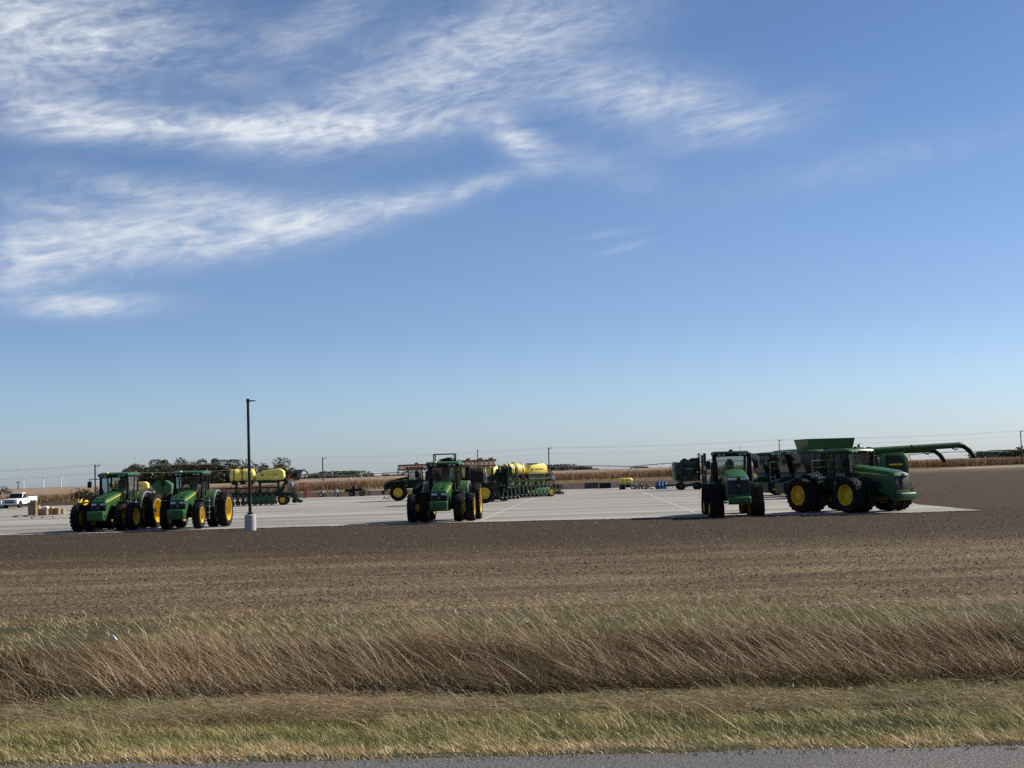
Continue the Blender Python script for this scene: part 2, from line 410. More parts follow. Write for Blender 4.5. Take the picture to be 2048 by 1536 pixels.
m, nt, bs = node_mat("worn_asphalt")
geo = nt.nodes.new("ShaderNodeNewGeometry"); P = geo.outputs['Position']
a = noise(nt, P, 60.0, 4, 0.7); b = noise(nt, P, 1.1, 4, 0.6)
c = ramp(nt, a, [(0.36, (0.018, 0.017, 0.016)), (0.5, (0.080, 0.076, 0.071)), (0.64, (0.27, 0.258, 0.24))])
c = mixc(nt, mrange(nt, b, 0.35, 0.7, 0.0, 0.35), c, (0.060, 0.057, 0.054))
nt.links.new(c, bs.inputs['Base Color']); bs.inputs['Roughness'].default_value = 0.85
bump(nt, bs, a, 0.8, 0.012); ASPH = m
rd = MB()
er = np.linspace(-60, 60, 400); jag = (fbm(er * 2.2, er * 0 + 3.3, 11) - 0.5) * 0.16 + (fbm(er * 9, er * 0 + 1.3, 12) - 0.5) * 0.06
ed = [(x, 8.17 - SH * x + j) for x, j in zip(er, jag)]
for (x0, y0), (x1, y1) in zip(ed[:-1], ed[1:]):
    rd.add([(x0, 0.6 - SH * x0, 1.04), (x1, 0.6 - SH * x1, 1.04), (x1, y1, 1.035), (x0, y0, 1.035)], [(0, 1, 2, 3)])
    rd.add([(x0, y0, 1.035), (x1, y1, 1.035), (x1, y1 + 0.06, 0.95), (x0, y0 + 0.06, 0.95)], [(0, 1, 2, 3)])
kind(rd.build("road", ASPH, smooth=60), 'structure', "worn grey asphalt road along the bottom edge")

# the gravelled machine yard: front edge as seen, back edge about 195 m out
m, nt, bs = node_mat("crushed_stone")
geo = nt.nodes.new("ShaderNodeNewGeometry"); P = geo.outputs['Position']
s1 = noise(nt, scaled(nt, P, (0.018, 0.20, 1)), 1.0, 6, 0.62); s2 = noise(nt, scaled(nt, P, (0.06, 0.6, 1)), 1.0, 5, 0.62); s3 = noise(nt, P, 14.0, 4, 0.7)
c = ramp(nt, s1, [(0.36, (0.195, 0.186, 0.165)), (0.5, (0.290, 0.277, 0.248)), (0.64, (0.40, 0.384, 0.346))])
c = mixc(nt, mrange(nt, s2, 0.48, 0.72, 0.0, 0.5), c, (0.41, 0.395, 0.36))
c = mixc(nt, mrange(nt, s2, 0.46, 0.32, 0.0, 0.6), c, (0.16, 0.153, 0.14))
s4 = noise(nt, scaled(nt, P, (0.012, 0.9, 1)), 1.0, 3, 0.5, 0.8)
c = mixc(nt, mrange(nt, s4, 0.58, 0.68, 0.0, 0.38), c, (0.15, 0.143, 0.13))
c = mixc(nt, mrange(nt, s3, 0.55, 0.8, 0.0, 0.35), c, (0.52, 0.50, 0.46))
c = mixc(nt, mrange(nt, s3, 0.42, 0.25, 0.0, 0.4), c, (0.17, 0.165, 0.155))
nt.links.new(c, bs.inputs['Base Color']); bs.inputs['Roughness'].default_value = 0.9; bs.inputs['Specular IOR Level'].default_value = 0.25
bump(nt, bs, s3, 0.5, 0.03); STONE = m
front_px = [(-260, 1079), (0, 1072), (200, 1067), (480, 1058), (700, 1052), (885, 1047), (1100, 1042), (1320, 1037), (1500, 1033), (1700, 1030), (1850, 1026), (1970, 1022)]
right_px = [(1935, 1019), (1900, 1016), (1843, 1010)]
fr = [G(*p) for p in front_px]
edge = []
for p0, p1 in zip(fr[:-1], fr[1:]):
    n = max(2, int((p1 - p0).length / 0.35))
    for i in range(n):
        q = p0.lerp(p1, i / n); j = (fbm(q.x * 0.8, 2.2, 21) - 0.5) * 0.9 + (fbm(q.x * 3.1, 5.2, 22) - 0.5) * 0.5
        edge.append((q.x, q.y + float(j)))
edge += [(p.x + random.uniform(-0.2, 0.2), p.y) for p in [fr[-1]] + [G(*p) for p in right_px]]
edge += [(24.6 + 0.02 * k, 90 + 10.5 * k) for k in range(11)]
pad_out = [(x, y, 0.035) for x, y in edge] + [(22, 199, 0.035), (-120, 199, 0.035), (-120, 84, 0.035)]
pad = MB()
n = len(pad_out); mid_i = n
pad.add(pad_out, [tuple(range(n))])
pad.add([(x, y, 0.035) for x, y, z in pad_out] + [(x, y, -0.1) for x, y, z in pad_out], [(i, (i + 1) % n, (i + 1) % n + n, i + n) for i in range(n)])
me = pad.mesh("pad", STONE, smooth=0)
kind(link("pad", me), 'structure', "pale grey crushed stone machine yard")
PAINT = M("white_line_paint", (0.44, 0.42, 0.385), 0.7, var=0.3, scale=1.5)
def line(p0, p1, w):
    mb = MB(); p0, p1 = Vector(p0), Vector(p1); d = (p1 - p0); N = 24; s = Vector((-d.y, d.x, 0)).normalized() * w / 2
    for i in range(N):
        a, b_ = p0.lerp(p1, i / N), p0.lerp(p1, (i + 1) / N)
        mb.add([a - s, a + s, b_ + s, b_ - s], [(0, 1, 2, 3)])
    return kind(mb.build("ground_marking", PAINT, smooth=0), 'structure')
for a, b_ in (((1070, 995), (962, 1042)), ((1277, 981), (1388, 1026))):
    p, q = G(*a), G(*b_); line((p.x, p.y, 0.04), (q.x, q.y, 0.04), 0.17)
p, q = G(122, 1029), G(150, 1027); line((p.x, p.y, 0.04), (q.x, q.y, 0.04), 0.9)

# track in front of the corn
TRK = M("dry_track", (0.34, 0.29, 0.20), 0.9, var=0.2, scale=0.2)
tk = MB(); pts = [(-150, 986.5 + 26), (100, 1003.5), (230, 998), (450, 988), (640, 983.5), (800, 979), (900, 975)]
L = [G(*p) for p in pts]
for a, b_ in zip(L[:-1], L[1:]):
    tk.add([(a.x, a.y - 6, 0.02), (b_.x, b_.y - 6, 0.02), (b_.x, b_.y + 8, 0.02), (a.x, a.y + 8, 0.02)], [(0, 1, 2, 3)])
kind(tk.build("path", TRK, smooth=0), 'structure', "pale dry farm track below the corn on the left")
tk = MB(); L = [G(*p) for p in [(1920, 937), (1980, 934.5), (2060, 932), (2250, 927)]]
for a, b_ in zip(L[:-1], L[1:]):
    tk.add([(a.x, a.y - 8, 0.02), (b_.x, b_.y - 8, 0.02), (b_.x, b_.y + 14, 0.02), (a.x, a.y + 14, 0.02)], [(0, 1, 2, 3)])
kind(tk.build("path", TRK, smooth=0), 'structure', "pale dry farm track below the corn on the right")

# ------------------------------------------------------------------ grasses
def spread(n, y0, y1, pad_x=2.5, k=0.37):
    yp_ = np.random.uniform(y0, y1, n * 2); hw = k * yp_ + pad_x
    keep = np.random.rand(n * 2) < hw / hw.max(); yp_ = yp_[keep][:n]; hw = hw[keep][:n]
    x = np.random.uniform(-1, 1, len(yp_)) * hw
    return x, yp_ - SH * x
def on_ground(x, y, dz=0.0): return np.stack([x, y, zg(x, y) + dz], 1)
SHORT = leaf_mat("verge_grass", [(0.0, (0.045, 0.048, 0.016)), (0.30, (0.130, 0.140, 0.042)), (0.55, (0.310, 0.280, 0.095)), (0.78, (0.44, 0.335, 0.155)), (1.0, (0.58, 0.42, 0.23))], 0.28)
TALL = leaf_mat("tall_dry_grass", [(0.0, (0.034, 0.027, 0.013)), (0.22, (0.105, 0.074, 0.036)), (0.5, (0.275, 0.182, 0.094)), (0.78, (0.47, 0.34, 0.19)), (1.0, (0.62, 0.47, 0.29))], 0.14)
HAY = leaf_mat("cut_hay", [(0.0, (0.09, 0.068, 0.036)), (0.5, (0.30, 0.22, 0.12)), (1.0, (0.58, 0.45, 0.27))], 0.25)
def zone(y, ks, vs): return np.interp(y, ks, vs)
# mown verge
x, y = spread(225000, 8.2, 16.3); n = len(x); ypn = y + SH * x
cl = fbm(x * 0.45, y * 0.9, 31); cl2 = fbm(x * 3.2, y * 3.2, 35)
h = zone(ypn, [8.1, 8.4, 9, 10.5, 12.5, 16], [0.02, 0.042, 0.055, 0.065, 0.085, 0.12]) * (0.35 + 0.9 * np.random.rand(n)) * (0.05 + 2.1 * cl2) * (0.75 + .5 * cl)
dry = zone(ypn + (cl - 0.5) * 2.2 * zone(ypn, [8.2, 9.5, 16], [.2, 1, 1.6]), [8.0, 8.6, 9.1, 9.6, 10.9, 11.5, 12.1, 13.0, 16.5], [0.95, 0.84, 0.52, 0.36, 0.42, 0.58, 0.32, 0.17, 0.10])
rnd = np.clip(dry + (cl - 0.5) * 0.5 + (cl2 - .5) * .9 + np.random.normal(0, 0.15, n), 0, 1)
lean = np.stack([-h * np.random.normal(0.25, 0.6, n), h * np.random.normal(0, 0.5, n), h], 1)
bend = np.stack([-h * np.random.uniform(0.0, 0.6, n), np.zeros(n), -h * np.random.uniform(0, 0.3, n)], 1)
ribbons("mown_grass", SHORT, on_ground(x, y, -0.01), lean, np.random.uniform(0.004, 0.009, n), bend, 2, rnd=rnd)
kind(bpy.data.objects["mown_grass"], 'stuff', "short green and tan mown grass of the road verge")
# loose taller straws standing and lying over the verge
x, y = spread(1500, 9.6, 15.8); n = len(x); h = np.random.uniform(.08, .34, n)
ribbons("verge_straws", HAY, on_ground(x, y), np.stack([h * np.random.normal(-.5, .9, n), h * np.random.normal(0, .4, n), h], 1), np.random.uniform(.004, .007, n), np.stack([h * np.random.normal(-.2, .3, n), 0 * h, -h * np.random.uniform(0, .7, n)], 1), 3, rnd=np.clip(np.random.normal(.8, .2, n), 0, 1))
kind(bpy.data.objects["verge_straws"], 'stuff', "loose dry straws over the mown verge")
# cut hay lying in a ragged row
x, y = spread(110000, 10.2, 13.2); n = len(x); ypn = y + SH * x
cl = fbm(x * 0.5 + 7, y * 1.6, 41); ok = np.random.rand(n) < np.clip((cl - 0.40) * 6, 0, 1) * np.exp(-((ypn - 11.5 - (fbm(x * 0.3, x * 0, 44) - 0.5) * 2.6) / 0.7) ** 2)
x, y, cl = x[ok], y[ok], cl[ok]; n = len(x); a = np.random.uniform(0, 6.28, n); l = np.random.uniform(0.10, 0.38, n)
ribbons("cut_hay", HAY, on_ground(x, y, 0.05) + np.stack([0 * x, 0 * x, np.random.rand(n) * 0.15 * (cl * 2)], 1), np.stack([np.cos(a) * l, np.sin(a) * l * 0.5, np.random.uniform(-0.03, 0.07, n)], 1),
        np.random.uniform(0.004, 0.009, n), np.stack([0 * x, 0 * x, -l * 0.2], 1), 2)
kind(bpy.data.objects["cut_hay"], 'stuff', "dry cut hay lying in a ragged row on the verge")
# tall bunchgrass in the ditch, blown to the left: a curly reddish body and thin straw stems over it
def tall(n, stems):
    x, y = spread(n, 15.5, 22.5, 3.5); n = len(x); ypn = y + SH * x
    cl = fbm(x * 0.42, y * 0.6, 51); cl2 = fbm(x * 1.7, y * 1.7, 55)
    den = zone(ypn, [15.9, 16.1, 16.6, 20.0, 21.0, 22.6], [0.0, 1.0, 1, 1, 0.35, 0.06]) * np.clip(0.06 + 3.6 * (cl2 - 0.35), 0.03, 1) * np.clip(.25 + 3.2 * (fbm(x * .8 + 3, y * .9, 57) - .32), .15, 1)
    if stems: den = den * np.clip((fbm(x * 0.6 + 9, y * 0.6, 58) - .3) * 3, .1, 1)
    ok = np.random.rand(n) < den; x, y, cl, cl2, ypn = x[ok], y[ok], cl[ok], cl2[ok], ypn[ok]; n = len(x)
    hg = zone(ypn, [15.9, 16.1, 17.0, 20, 21.5, 22.6], [0.52, 0.66, 0.72, 0.68, 0.5, 0.3]) * (0.42 + 1.34 * cl) * zone(x, [-9, -4, 0, 6], [0.86, 0.90, 1.08, 1.0])
    wind = 0.22 + 0.45 * cl2
    if stems:
        hg = hg * np.random.uniform(0.95, 1.6, n); wind = wind * np.random.uniform(0.9, 1.7, n); sd, wd = 0.20, np.random.uniform(0.004, 0.007, n)
        bend = np.stack([-hg * np.random.uniform(0.05, 0.4, n), 0 * x, -hg * np.random.uniform(0.02, 0.2, n)], 1)
        rnd = np.clip(np.random.normal(0.86, 0.12, n), 0, 1)
    else:
        hg = hg * np.random.uniform(0.55, 1.08, n); sd, wd = 0.40, np.random.uniform(0.006, 0.012, n)
        bend = np.stack([-hg * np.random.normal(0.2, 0.5, n), hg * np.random.normal(0, 0.4, n), -hg * np.random.uniform(0.1, 0.6, n)], 1)
        rnd = np.clip(0.12 + 0.75 * (cl - 0.12) + np.random.normal(0, 0.17, n) - 0.15 * (ypn < 16.6) * np.random.rand(n), 0, 1)
    lean = np.stack([-hg * (wind + np.random.normal(0, sd, n)), hg * np.random.normal(0, sd * .9, n), hg], 1)
    over = zone(ypn, [16.0, 17.2], [1.0, 0.0]) * np.random.uniform(0.3, 1.0, n)      # the front rows arch out over the verge
    bend[:, 1] -= hg * 0.75 * over; bend[:, 2] -= hg * 0.12 * over
    return on_ground(x, y, -0.02), lean, wd, bend, rnd
A, B2 = tall(215000, False), tall(14000, True)
cat = [np.concatenate([u, v]) for u, v in zip(A, B2)]
ribbons("tall_grass", TALL, cat[0], cat[1], cat[2], cat[3], 3, rnd=cat[4])
kind(bpy.data.objects["tall_grass"], 'stuff', "tall reddish brown grass bent over in the roadside ditch")
# low near-black blades added under it, their colour painting the shade at its base
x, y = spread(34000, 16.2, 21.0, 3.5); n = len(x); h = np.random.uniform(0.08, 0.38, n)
ribbons("shade_blades", TALL, on_ground(x, y, -0.03), np.stack([h * np.random.normal(-.3, .7, n), h * np.random.normal(0, .5, n), h], 1), np.random.uniform(.02, .04, n), np.stack([0 * h, 0 * h, -h * np.random.uniform(0, .6, n)], 1), 2, rnd=np.clip(np.random.normal(.04, .06, n), 0, 1))
kind(bpy.data.objects["shade_blades"], 'stuff', "dark low blades painting the shade at the foot of the tall grass")
# green undergrowth behind the tall grass; at its foot coloured dark as shade
x1, y1 = spread(5000, 15.6, 16.6, 3.0); x2, y2 = spread(48000, 20.6, 29.5, 3.5)
x = np.concatenate([x1, x2]); y = np.concatenate([y1, y2]); n = len(x); ypn = y + SH * x
cl = fbm(x * 0.35, y * 0.5, 61)
ok = (np.random.rand(n) < np.clip((cl - 0.30) * 3, 0.1, 1) * zone(ypn, [24, 29.5], [1, .25])); x, y, ypn, cl = x[ok], y[ok], ypn[ok], cl[ok]; n = len(x)
h = np.where(ypn < 19, np.random.uniform(0.08, 0.2, n), np.random.uniform(0.05, 0.17, n))
rnd = np.clip(np.where(ypn < 19, 0.04, 0.76 + 0.02 * (ypn - 22)) + np.where(ypn < 19, .35, -2.0) * np.clip(cl - 0.48, -.1, 1) + np.random.normal(0, 0.13, n), 0, 1)
ribbons("weed_grass", SHORT, on_ground(x, y, -0.01), np.stack([-h * np.random.uniform(-0.2, 1.0, n), h * np.random.normal(0, .3, n), h], 1),
        np.random.uniform(0.007, 0.014, n), np.stack([-h * 0.4, 0 * h, -h * 0.25], 1), 2, rnd=rnd)
kind(bpy.data.objects["weed_grass"], 'stuff', "green weedy grass behind the tall grass, darkened as shade at its foot")
# straw and stubble on the field, thinning towards the yard
x, y = spread(210000, 26, 78, 4); n = len(x); ypn = y + SH * x
bnd = fbm(x * 0.09, y * 0.34, 71, 5)
ok = np.random.rand(n) < zone(ypn, [26, 30, 42, 52, 62, 78], [1, 0.9, 0.55, 0.16, 0.09, 0.06]) * np.clip((bnd - 0.33) * 4, 0.08, 1); x, y = x[ok], y[ok]; n = len(x)
a = np.random.uniform(0, 6.28, n); l = np.random.uniform(0.05, 0.22, n)
ribbons("straw", HAY, on_ground(x, y, 0.015), np.stack([np.cos(a) * l, np.sin(a) * l, np.random.uniform(0, 0.07, n)], 1), np.random.uniform(0.008, 0.022, n), np.zeros((n, 3)), 1)
kind(bpy.data.objects["straw"], 'stuff', "straw and stubble scattered over the near field")
# clods and pale stones on the soil
def pebbles(name, mat, x, y, s, parent=None):
    n = len(x); base = np.array([(0, 0, .8), (1, 0, 0), (.2, .9, 0.1), (-.9, .3, 0), (-.5, -.8, .1), (.5, -.7, 0)]); Fq = np.array([(0, 1, 2), (0, 2, 3), (0, 3, 4), (0, 4, 5), (0, 5, 1)])
    an = np.random.uniform(0, 6.28, n); c, sn = np.cos(an), np.sin(an)
    V = base[None] * s[:, None, None] * np.random.uniform(0.7, 1.3, (n, 6, 3)); X_ = V[..., 0] * c[:, None] - V[..., 1] * sn[:, None]; Y_ = V[..., 0] * sn[:, None] + V[..., 1] * c[:, None]
    V = np.stack([X_ + x[:, None], Y_ + y[:, None], V[..., 2] + zg(x, y)[:, None]], 2)
    me = bpy.data.meshes.new(name); me.from_pydata(V.reshape(-1, 3).tolist(), [], (Fq[None] + np.arange(n)[:, None, None] * 6).reshape(-1, 3).tolist()); me.materials.append(mat)
    return link(name, me, parent)
CLOD = M("dry_clod", (0.080, 0.056, 0.038), 0.95, var=0.3); PALE = M("pale_stone", (0.36, 0.33, 0.28), 0.8, var=0.2)
x, y = spread(26000, 28, 76, 5); kind(pebbles("soil_clods", CLOD, x, y, np.random.uniform(0.012, 0.045, len(x))), 'stuff', "dark clods of soil over the field")
x = np.array([e[0] for e in edge[:-14]]); y = np.array([e[1] for e in edge[:-14]]); k_ = np.random.randint(0, len(x), 5000); x, y = x[k_] + np.random.normal(0, .2, 5000), y[k_] - np.random.exponential(.12, 5000) + .12
kind(pebbles("edge_clods", CLOD, x, y, np.random.uniform(.015, .055, 5000)), 'stuff', "soil crumbs along the front edge of the yard"); bpy.data.objects["edge_clods"].location.z = .012
x, y = spread(520, 26, 78, 5); kind(pebbles("pale_stones", PALE, x, y, np.random.uniform(0.008, 0.03, len(x))), 'stuff', "pale stones and chaff flecks on the field")
x = np.random.uniform(-9, 9, 2600); y = 8.05 + np.abs(np.random.normal(0, .16, 2600)) - SH * x
kind(pebbles("edge_gravel", M("road_gravel", (.13, .12, .105), .9, var=.4), x, y, np.random.uniform(.003, .010, 2600)), 'stuff', "gravel crumbs along the road edge")
bpy.data.objects["edge_gravel"].location.z = .055
def gz(x, y): return float(zg(x, y))

# ------------------------------------------------------------------ corn
CORN = leaf_mat("ripe_corn_leaf", [(0.0, (0.075, 0.045, 0.025)), (0.4, (0.235, 0.145, 0.080)), (0.75, (0.37, 0.245, 0.140)), (1.0, (0.52, 0.385, 0.235))], 0.35)
cpx = [(-700, 1042, 1.35), (-160, 1015, 1.35), (100, 1003, 1.45), (400, 991, 1.75), (700, 979.6, 2.15), (950, 969, 2.2), (1200, 959.7, 2.25), (1500, 948, 2.45), (1933, 933, 2.62), (2140, 925.3, 2.65)]
CL = []
for px, py, hh in cpx:
    q = G(px, py); CL.append((q.x, q.y, hh))
seglen = [math.hypot(b[0] - a[0], b[1] - a[1]) for a, b in zip(CL[:-1], CL[1:])]
cum = np.concatenate([[0], np.cumsum(seglen)]); tot_len = cum[-1]
CX = np.array([c[0] for c in CL]); CY = np.array([c[1] for c in CL]); CH = np.array([c[2] for c in CL])
np_ = 15000
s = np.random.uniform(0, tot_len, np_); depth = np.concatenate([np.random.choice(np.arange(7), np_ * 2 // 3) * 0.76, np.random.exponential(16, np_ - np_ * 2 // 3) + 4])
bx_ = np.interp(s, cum, CX) - depth * 0.55 + np.random.normal(0, 0.08, np_); by_ = np.interp(s, cum, CY) + depth * 0.83 + np.random.normal(0, 0.08, np_)
hh = np.interp(s, cum, CH) * np.random.normal(1.0, 0.055, np_) * (0.94 + 0.12 * fbm(bx_ * 0.08, by_ * 0.08, 81))
hh = hh + 0.0028 * depth
B, T, BE, WD, RN = [], [], [], [], []
zero = np.zeros(np_); pr = np.clip(np.random.normal(0.5, 0.16, np_) + (fbm(bx_ * .05, by_ * .05, 83) - .5) * .5, 0, 1)
B.append(np.stack([bx_, by_, zero], 1)); T.append(np.stack([np.random.normal(0, .08, np_), zero, hh], 1)); BE.append(np.zeros((np_, 3))); WD.append(np.full(np_, 0.10)); RN.append(pr)
for k in range(5):
    z0 = hh * np.random.uniform(0.22, 0.86, np_); a = np.random.uniform(0, 6.28, np_); l = np.random.uniform(0.35, 0.75, np_)
    B.append(np.stack([bx_, by_, z0], 1)); T.append(np.stack([np.cos(a) * l, np.sin(a) * l, l * 0.75], 1)); BE.append(np.stack([zero, zero, -l * np.random.uniform(0.8, 1.9, np_)], 1))
    WD.append(np.random.uniform(0.10, 0.20, np_)); RN.append(np.clip(pr + np.random.normal(0.02, 0.2, np_), 0, 1))
ribbons("corn_field", CORN, np.concatenate(B), np.concatenate(T), np.concatenate(WD), np.concatenate(BE), 2, rnd=np.concatenate(RN))
kind(bpy.data.objects["corn_field"], 'stuff', "standing ripe brown corn behind the yard")
# the canopy seen edge-on behind the first rows
CANOPY = M("corn_canopy", (0.24, 0.16, 0.098), 0.95, var=0.45, scale=0.25, bmp=1.0)
mb = MB(); ns = 220; sv = np.linspace(0, tot_len, ns); dv = [5.0, 5.1, 12, 25, 60, 140, 300, 600]
rows = []
for si in sv:
    x0, y0, h0 = np.interp(si, cum, CX), np.interp(si, cum, CY), np.interp(si, cum, CH)
    rows.append([(x0 - d * 0.5, y0 + d * 0.86, 0.0 if k == 0 else h0 * 0.86 + 0.0026 * min(d, 200) + random.uniform(-0.07, 0.07)) for k, d in enumerate(dv)])
nd = len(dv); mb.add([p for r_ in rows for p in r_], [(i * nd + j, (i + 1) * nd + j, (i + 1) * nd + j + 1, i * nd + j + 1) for i in range(ns - 1) for j in range(nd - 1)])
kind(mb.build("corn_canopy", CANOPY, smooth=0), 'stuff', "brown top of the corn field running back to the horizon")
# rough bank of weeds and husks between yard and corn
x = np.random.uniform(-90, 130, 26000); t = np.random.rand(26000)
yb = np.interp(x, CX, CY) - 3; yf = np.maximum(201, yb - np.interp(x, [-90, 0, 60, 130], [14, 40, 55, 30])); y = yf + (yb - yf) * t
cl = fbm(x * .07, y * .07, 91); ok = (np.random.rand(len(x)) < np.clip((cl - .42) * 5, 0.0, 1)) & (y < yb); x, y, cl = x[ok], y[ok], cl[ok]; n = len(x)
h = np.random.uniform(0.1, 0.55, n)
ribbons("weed_bank", SHORT, np.stack([x, y, np.zeros(n)], 1), np.stack([np.random.normal(0, .3, n) * h, 0 * x, h], 1), np.random.uniform(.06, .16, n), np.zeros((n, 3)), 1, rnd=np.clip(np.where(x < -40, .2, .62) + np.random.normal(0, .22, n), 0, 1))
kind(bpy.data.objects["weed_bank"], 'stuff', "weeds and dry husks on the bank below the corn")

# ------------------------------------------------------------------ trees
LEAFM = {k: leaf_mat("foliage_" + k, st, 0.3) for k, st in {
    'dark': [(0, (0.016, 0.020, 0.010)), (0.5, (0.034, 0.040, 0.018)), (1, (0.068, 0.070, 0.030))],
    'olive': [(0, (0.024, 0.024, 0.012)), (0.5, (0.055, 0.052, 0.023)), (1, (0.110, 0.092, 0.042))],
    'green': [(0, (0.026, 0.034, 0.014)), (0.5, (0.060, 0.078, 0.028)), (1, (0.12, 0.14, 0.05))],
    'bluish': [(0, (0.030, 0.040, 0.038)), (0.5, (0.055, 0.068, 0.060)), (1, (0.085, 0.098, 0.080))]}.items()}  # bluish far leaves: distance haze painted into their colour
BARK = M("bark", (0.055, 0.045, 0.036), 0.9)
def crown_mesh(seed, h, w, key, nleaf, sparse=0.0, leaf=0.34):
    rs = np.random.RandomState(seed); nl = rs.randint(10, 15); L = []
    for k in range(nl):
        zc = rs.uniform(0.34, 0.90) * h; rr = w * (0.5 - 0.30 * abs(zc / h - 0.55)) * math.sqrt(rs.rand()) * 1.5; a = rs.uniform(0, 6.28)
        L.append((math.cos(a) * rr, math.sin(a) * rr, zc, rs.uniform(0.13, 0.25) * w + 0.04 * h))
    L.append((0, 0, 0.6 * h, 0.3 * w))
    k = rs.randint(0, len(L), nleaf); C = np.array(L)[k]
    d = rs.normal(size=(nleaf, 3)); d /= np.linalg.norm(d, axis=1)[:, None]
    rad = C[:, 3] * (0.62 + 0.45 * rs.rand(nleaf)); p = C[:, :3] + d * rad[:, None] * np.array([1, 1, 0.85])
    if sparse: p = p[rs.rand(nleaf) > sparse]
    n = len(p); p[:, 2] = np.clip(p[:, 2], 0.12 * h, h)
    u = rs.normal(size=(n, 3)); u /= np.linalg.norm(u, axis=1)[:, None]; v = np.cross(u, rs.normal(size=(n, 3))); v /= np.linalg.norm(v, axis=1)[:, None]
    s = (leaf * rs.uniform(0.6, 1.3, n))[:, None]
    V = np.stack([p - u * s, p - v * s * .6, p + u * s, p + v * s * .6], 1).reshape(-1, 3)
    me = bpy.data.meshes.new("crown"); me.from_pydata(V.tolist(), [], np.arange(4 * n).reshape(-1, 4).tolist())
    at = me.attributes.new('rnd', 'FLOAT', 'FACE'); at.data.foreach_set('value', np.clip(rs.rand(len(L))[k[:n]] * .55 + rs.rand(n) * .5, 0, 1).astype(np.float32))
    me.materials.append(LEAFM[key]); return me, L
def tree(name, px, top, Y, w, key, label, seed, group=None, nleaf=1300, sparse=0.0, leaf=0.34):
    q = W(px, top, Y); h = q.z
    t = thing(name, (q.x, q.y, 0), 0, label, "shrub" if name == "shrub" else "tree", group)
    me, L = crown_mesh(seed, h, w, key, nleaf, sparse, leaf)
    link("crown", me, t)
    mb = MB(); mb.cyl((0, 0, -0.1), (0, 0, 0.62 * h), 0.028 * h + .04, 0.012 * h, 8)
    for (lx, ly, lz, lr) in L[:7]: mb.cyl((0, 0, lz * 0.5), (lx * .9, ly * .9, lz), 0.012 * h, 0.004 * h, 5)
    mb.build("trunk", BARK, t)
    return t
grp = "trees of the windbreak behind the left tractors"
WB = [(279, 928, 8.5, 'dark', "low dark tree at the left end of the windbreak"), (299, 930, 7, 'olive', "small brownish tree second from the left in the windbreak"),
      (316, 919, 7.5, 'dark', "bushy dark tree left of the tallest windbreak tree"), (338, 911, 7.5, 'dark', "tallest tree of the windbreak, with a narrow raised top"),
      (360, 926, 9, 'olive', "broad olive tree above the second tractor's left roof corner"), (386, 918, 9, 'dark', "broad rounded dark tree behind the second tractor's cab roof"),
      (408, 927, 8, 'olive', "olive tree just right of the second tractor's cab roof"), (421, 917, 5, 'green', "thin pale-topped tree in the middle of the windbreak"),
      (440, 928, 9, 'olive', "brownish tree left of the forked green one"), (466, 920, 8.5, 'green', "green tree with a forked open crown left of the lamp post")]
for i, (px, tp, w, k, lb) in enumerate(WB):
    tree("windbreak_tree", px, tp, 425 + (i * 37) % 40, w * 1.0, k, lb, 100 + i, grp, 3800, 0, .27)
for i, px in enumerate((290, 325, 350, 374, 398, 430, 452, 478)):      # lower trees that close the windbreak
    tree("windbreak_tree", px, 941 + (i * 5) % 9, 412 + i, 8, 'dark', ("first", "second", "third", "fourth", "fifth", "sixth", "seventh", "last")[i] + " low tree from the left at the dark foot of the windbreak", 130 + i, "understorey of the windbreak", 2200)
tree("open_tree", 503, 918, 430, 7, 'green', "sparse open-crowned tree right behind the lamp post", 150, None, 800, 0.45)
tree("open_tree", 531, 921, 440, 7, 'green', "loose light green tree between lamp post and round tree", 151, None, 900, 0.25)
tree("round_tree", 560, 916, 420, 7.0, 'olive', "large round dark tree above the yellow hopper, left of the barn", 152, None, 2600, 0, .26)
tree("round_tree", 578, 938, 415, 3.6, 'dark', "dark lower tree tucked against the barn's left side", 153, None, 1200)
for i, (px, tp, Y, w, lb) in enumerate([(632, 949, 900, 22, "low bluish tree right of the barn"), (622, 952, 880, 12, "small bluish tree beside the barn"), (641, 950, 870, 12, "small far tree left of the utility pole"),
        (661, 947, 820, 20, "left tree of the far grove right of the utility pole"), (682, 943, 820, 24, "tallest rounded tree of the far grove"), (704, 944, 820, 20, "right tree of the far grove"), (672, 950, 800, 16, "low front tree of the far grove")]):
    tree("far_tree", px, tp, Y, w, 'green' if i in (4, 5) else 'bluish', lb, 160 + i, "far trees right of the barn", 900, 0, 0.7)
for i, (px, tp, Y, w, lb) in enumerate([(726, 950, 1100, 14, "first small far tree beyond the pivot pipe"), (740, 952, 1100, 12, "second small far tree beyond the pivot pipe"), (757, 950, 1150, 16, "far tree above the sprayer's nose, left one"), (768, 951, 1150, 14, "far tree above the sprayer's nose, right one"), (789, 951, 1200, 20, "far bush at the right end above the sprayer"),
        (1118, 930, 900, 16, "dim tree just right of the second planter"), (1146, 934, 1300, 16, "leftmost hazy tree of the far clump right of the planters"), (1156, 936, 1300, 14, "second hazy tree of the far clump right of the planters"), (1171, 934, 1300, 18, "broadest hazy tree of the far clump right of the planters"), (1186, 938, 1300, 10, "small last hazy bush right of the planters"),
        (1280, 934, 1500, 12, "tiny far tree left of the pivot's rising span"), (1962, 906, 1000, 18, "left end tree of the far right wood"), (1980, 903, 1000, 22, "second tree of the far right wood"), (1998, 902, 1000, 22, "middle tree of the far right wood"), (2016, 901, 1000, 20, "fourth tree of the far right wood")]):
    tree("far_tree", px, tp, Y, w, 'bluish', lb, 180 + i, "far hazy trees along the horizon", 800, 0, 0.8)
